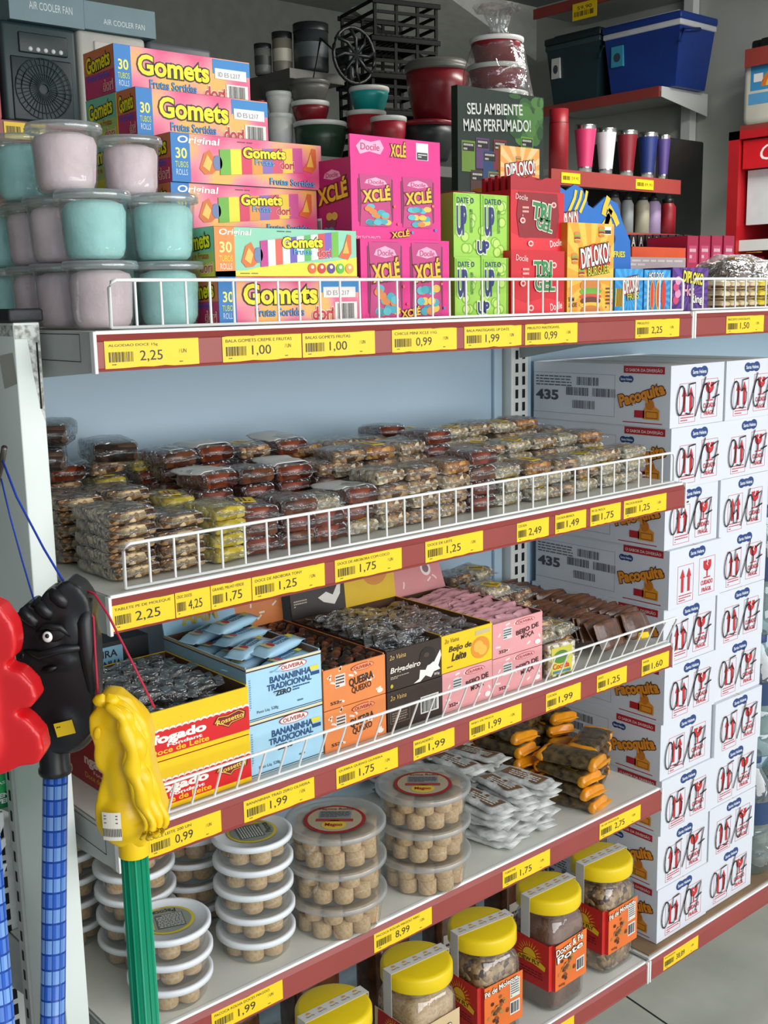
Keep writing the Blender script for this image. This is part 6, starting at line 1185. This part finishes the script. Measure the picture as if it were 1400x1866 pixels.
m = MB(); L = left(0, 0, y1-y0, 0, .075); m.box(0, .002, 0, y1-y0, 0, .075, 'label_yellow'); m.bc(L, .08, .2, .9, .5, l=1, n=14); m.tx(L, '59,90', .2, .55, .8, .8, '#2c2a20', 1); m.build('price_label', loc=(XC-.0155, y0, pz), label='yellow price label hanging from the highest wall shelf', cat='price label')
MB().box(0, .05, 0, .05, 0, 2.95, 'white_steel').build('slotted_upright', loc=(4.245, at(1262, 100, X=4.25).y, 0), label='white slotted upright on the right wall beside the cooler shelf', cat='upright')
def cooler(u0, u1, vt, vb, col, lidc, band, lab, tagc):
    X = XC+.03; ya = at(u1, 100, X=X).y; yb = at(u0, 100, X=X).y; h = at((u0+u1)/2, vt, X=X).z-zc1; w = yb-ya; g = thing('picnic_cooler', lab, 'cooler box', (X, ya, zc1+.001)); d = .27; hl = h*.78
    b = MB(); t = .03; vs = [(0+.0, 0, hl), (0, w, hl), (d, w, hl), (d, 0, hl), (.02, t, 0), (.02, w-t, 0), (d-.02, w-t, 0), (d-.02, t, 0)]; b.add(vs, [(0, 1, 2, 3), (7, 6, 5, 4), (0, 4, 5, 1), (1, 5, 6, 2), (2, 6, 7, 3), (3, 7, 4, 0)], col)
    b.build('body', g); MB().rbox(-.006, d+.006, -.008, w+.008, hl, h*.86, .006, band).build('rim_band', g); MB().rbox(-.01, d+.01, -.012, w+.012, h*.86, h*.96, .008, lidc).rbox(.02, d-.02, .02, w-.02, h*.95, h, .01, band if band != lidc else lidc).build('lid', g)
    MB().tube([(d*.5, -.012, hl*.98), (.0, -.02, hl*.9), (-.012, -.012, hl*.7)], .008, col, 8).build('handle', g)
    b = MB(); L = left(-.0, w*.74, w*.9, hl*.5, hl*.86); b.box(-.003, .012, w*.74, w*.9, hl*.5, hl*.86, tagc); L = left(-.003, w*.74, w*.9, hl*.5, hl*.86); b.el(L, .5, .45, .3, .22, '#3a4a52', 1); b.build('sticker', g)
cooler(997, 1092, 56, 170, '#22383f', '#1c2a2e', '#33464c', 'dark grey-green picnic cooler on the right wall shelf', '#d2d4d0'); cooler(1102, 1238, 30, 160, 'cooler_blue', 'cooler_blue', '#d4d9de', 'bright blue picnic cooler with white band on the right wall shelf', '#3fa0c0')
# tumblers
YT = 1.5; zt1 = at(1110, 318, Y=YT).z; xa = at(1000, 310, Y=YT).x; xb = at(1236, 340, Y=YT).x
g = thing('tumbler_stand', 'display stand with dark red shelf edges holding steel tumblers', 'shelving', (xa, YT, 0)); wt = xb-xa
zt2 = at(1160, 425, Y=YT).z
for z in (zt1, zt2, .9, .4): MB().box(0, wt, 0, .24, z-.02, z, 'grey_steel').build('deck', g); MB().box(0, wt, -.012, 0, z-.05, z+.001, 'rail_red').build('price_rail', g)
MB().box(0, wt, .24, .26, 0, zt1+.02, 'fridge_black').build('back_panel', g)
def tumbler(u, wpx, v, vb, z, col, lab, kind):
    p = at(u, vb, Y=YT+.07); r = wpx/2*4.2/FPX; h = max(.05, at(u, v, Y=YT+.07).z-z); g = thing('tumbler' if kind == 't' else 'steel_bottle', lab, 'tumbler' if kind == 't' else 'bottle', (p.x, YT+.07, z+.001))
    if kind == 't':
        MB().lathe([(r*.66, h*.16), (r*.97, h*.86), (r, h*.9)], col, seg=28).build('body', g); MB().lathe([(0, 0), (r*.62, 0), (r*.66, h*.165)], 'steel', seg=28).build('base', g); MB().lathe([(r*.99, h*.895), (r*1.0, h*.97), (r*.96, h), (0, h)], 'steel', seg=28).build('rim', g)
    elif kind == 'b': MB().lathe([(0, 0), (r, 0), (r, h*.78), (r*.97, h*.79), (r*.97, h), (0, h)], col, seg=28).build('body', g); MB().lathe([(r*1.003, h*.775), (r*1.003, h*.785)], '#3a1218', seg=28).build('seam_ring', g)
    else: MB().lathe([(0, 0), (r, 0), (r, h*.7), (r*.7, h*.8)], col, seg=28).build('body', g); MB().lathe([(0, .0), (r*.72, 0), (r*.72, h*.1), (r*.4, h*.12), (r*.3, h*.2), (0, h*.2)], 'black_plastic', seg=20).build('cap', g, (0, 0, h*.8))
for a in ((1018, 33, 200, 305, zt1, '#8f1722', 'tall dark red steel bottle at the left end of the tumbler shelf', 'b'), (1066, 38, 228, 308, zt1, '#d2386c', 'bright pink tumbler on the upper tumbler shelf', 't'), (1104, 36, 234, 312, zt1, '#cfd2d6', 'white tumbler on the upper tumbler shelf', 't'), (1142, 37, 238, 316, zt1, '#7a1420', 'dark red tumbler on the upper tumbler shelf', 't'), (1180, 36, 242, 320, zt1, '#1c2f6c', 'navy blue tumbler on the upper tumbler shelf', 't'), (1208, 26, 246, 322, zt1, '#4a3a78', 'violet tumbler on the upper tumbler shelf', 't'),
          (1118, 24, 345, 425, zt2, '#6a6c6c', 'dull grey bottle at the left of the lower bottle row', 'c'), (1142, 24, 350, 425, zt2, '#8f9696', 'silver bottle in the lower bottle row', 'c'), (1170, 26, 350, 425, zt2, '#a9a48f', 'beige steel bottle in the lower bottle row', 'c'), (1190, 28, 352, 427, zt2, '#a58fb5', 'lilac bottle in the lower bottle row', 'c'), (1216, 30, 356, 428, zt2, '#8f1a26', 'dark red bottle at the right of the lower bottle row', 'c')): tumbler(*a)
for u0, u1, pr in ((1026, 1060, '159,90'), (1162, 1194, '89,90')):
    x0 = at(u0, 320, Y=YT-.02).x; x1 = at(u1, 320, Y=YT-.02).x; m = MB(); m.box(0, x1-x0, 0, .002, 0, .034, 'label_yellow'); F = front(0, x1-x0, 0, 0, .034); m.bc(F, .08, .3, .45, .7, l=1); m.tx(F, pr, .5, .3, .92, .66, '#2c2a20', 1); m.build('price_label', loc=(x0, YT-.0145, zt1-.043), label='yellow price label reading '+pr+(' at the left of' if u0 < 1100 else ' at the right of')+' the tumbler shelf edge', cat='price label')
x0, x1, z0, z1 = bb(1208, 1296, 250, 430, 1.76); MB().rbox(x0, x1, 1.80, 2.15, 0, z1, .008, 'fridge_black').build('black_cabinet', label='black cabinet standing behind the right end of the tumbler stand', cat='cabinet')
# red drinks fridge at the right edge, its front turned to the left
XF = 3.3; ya = at(1327, 300, X=XF).y; ztop = at(1360, 237, X=XF).z; w = .62; d = .5
g = thing('drinks_fridge', 'red drinks fridge with white inside at the right edge of the photo', 'fridge', (XF, ya, 0), -P2)
b = MB(); b.box(0, .045, 0, d, 0, ztop, '#a3141d').box(w-.045, w, 0, d, 0, ztop, '#a3141d').box(0, w, d-.02, d, 0, ztop, '#c9ced0').box(0, w, 0, d, ztop-.03, ztop, '#a3141d').box(0, w, 0, d, 0, .1, '#a3141d'); b.build('cabinet', g)
zh = at(1370, 306, X=XF).z; b = MB(); b.box(.055, w-.055, .01, .05, zh, ztop-.035, '#c41420'); F = front(.055, w-.055, .01, zh, ztop-.035); b.tx(F, 'Coca-Cola', .14, .25, .9, .8, '#f0e4e2', 1, b=.0, sh=.3); b.build('header_sign', g)
MB().box(.06, w-.06, .04, .06, zh-.20, zh-.004, '#d3d9dc').build('inner_liner', g); MB().box(.06, w-.06, d-.04, d-.02, .1, zh-.2, '#c3cacd').build('rear_liner', g)
zf_ = [zh-.27, zh-.5, zh-.8]
for q in zf_: MB().box(.046, w-.046, .03, d-.045, q-.02, q, 'white_steel').box(.046, w-.046, .02, .03, q-.025, q+.015, 'white_steel').build('shelf', g)
for q in range(6):
    c = MB(); c.lathe([(0, 0), (.03, 0), (.032, .01), (.032, .11), (.012, .16), (.012, .18), (0, .18)], '#241412', seg=18); c.lathe([(.0325, .04), (.0325, .09)], '#a3141d', seg=18); c.lathe([(.0135, .168), (.0135, .184), (0, .184)], '#b5202a', seg=14)
    c.build('drink_bottle', loc=(XF+.10, ya-.09-q*.072, zf_[1]+.001), label='dark cola bottle with red cap on the fridge shelf', cat='bottle', group='cola bottles in the fridge')
# wall shelves above the fridge
XW = 3.92; y1 = at(1352, 228, X=XW).y; y2 = y1-.9; za = at(1376, 227, X=XW).z; zb3 = at(1380, 88, X=XW).z
for z, lab in ((za, 'right wall shelf with dark red edge above the fridge, holding the paper rolls'), (zb3, 'upper right wall shelf with dark red edge holding a black gadget')):
    yy = y1 if z == za else at(1361, 95, X=XW).y
    g = thing('wall_shelf', lab, 'shelving', (XW, y2, z)); MB().box(0, .37, 0, yy-y2, -.02, 0, 'grey_steel').build('deck', g); MB().box(-.012, 0, 0, yy-y2, -.07, .001, 'rail_red').build('price_rail', g)
yq = at(1352, 150, X=XW+.02).y; hp = at(1378, 102, X=XW+.02).z-za; m = MB(); w_ = .36; m.rbox(0, w_, 0, .2, 0, hp, .03, '#d6d8cc'); F = front(.0, w_, -.0005, 0, hp); m.re(F, .12, .5, .86, .9, '#3f8fc4', 1)
for q, (rx, c) in enumerate(((.24, '#d9782c'), (.18, '#e9c23a'), (.12, '#3fa05a'))): m.el(F, .5, .55, rx, rx*1.1, c, 2+q, 20, 0, math.pi)
m.re(F, .1, .3, .9, .46, '#5a9fd0', 1); m.re(F, .16, .62, .28, .74, '#e6e9ea', 2)
m.build('paper_roll_pack', loc=(XW+.02, yq, za+.001), rz=-P2, label='wrapped paper roll pack with a rainbow print on the right wall shelf', cat='pack')
m = MB(); m.rbox(0, .2, 0, .1, 0, .05, .014, 'black_plastic').rbox(.05, .16, .02, .08, .04, .10, .014, 'black_plastic').rbox(-.05, .02, .02, .06, .005, .05, .012, 'black_plastic'); m.build('black_gadget', loc=(XW+.05, at(1364, 85, X=XW+.05).y-.05, zb3+.001), rz=-P2, label='small black gadget on the upper wall shelf at the right edge', cat='gadget')
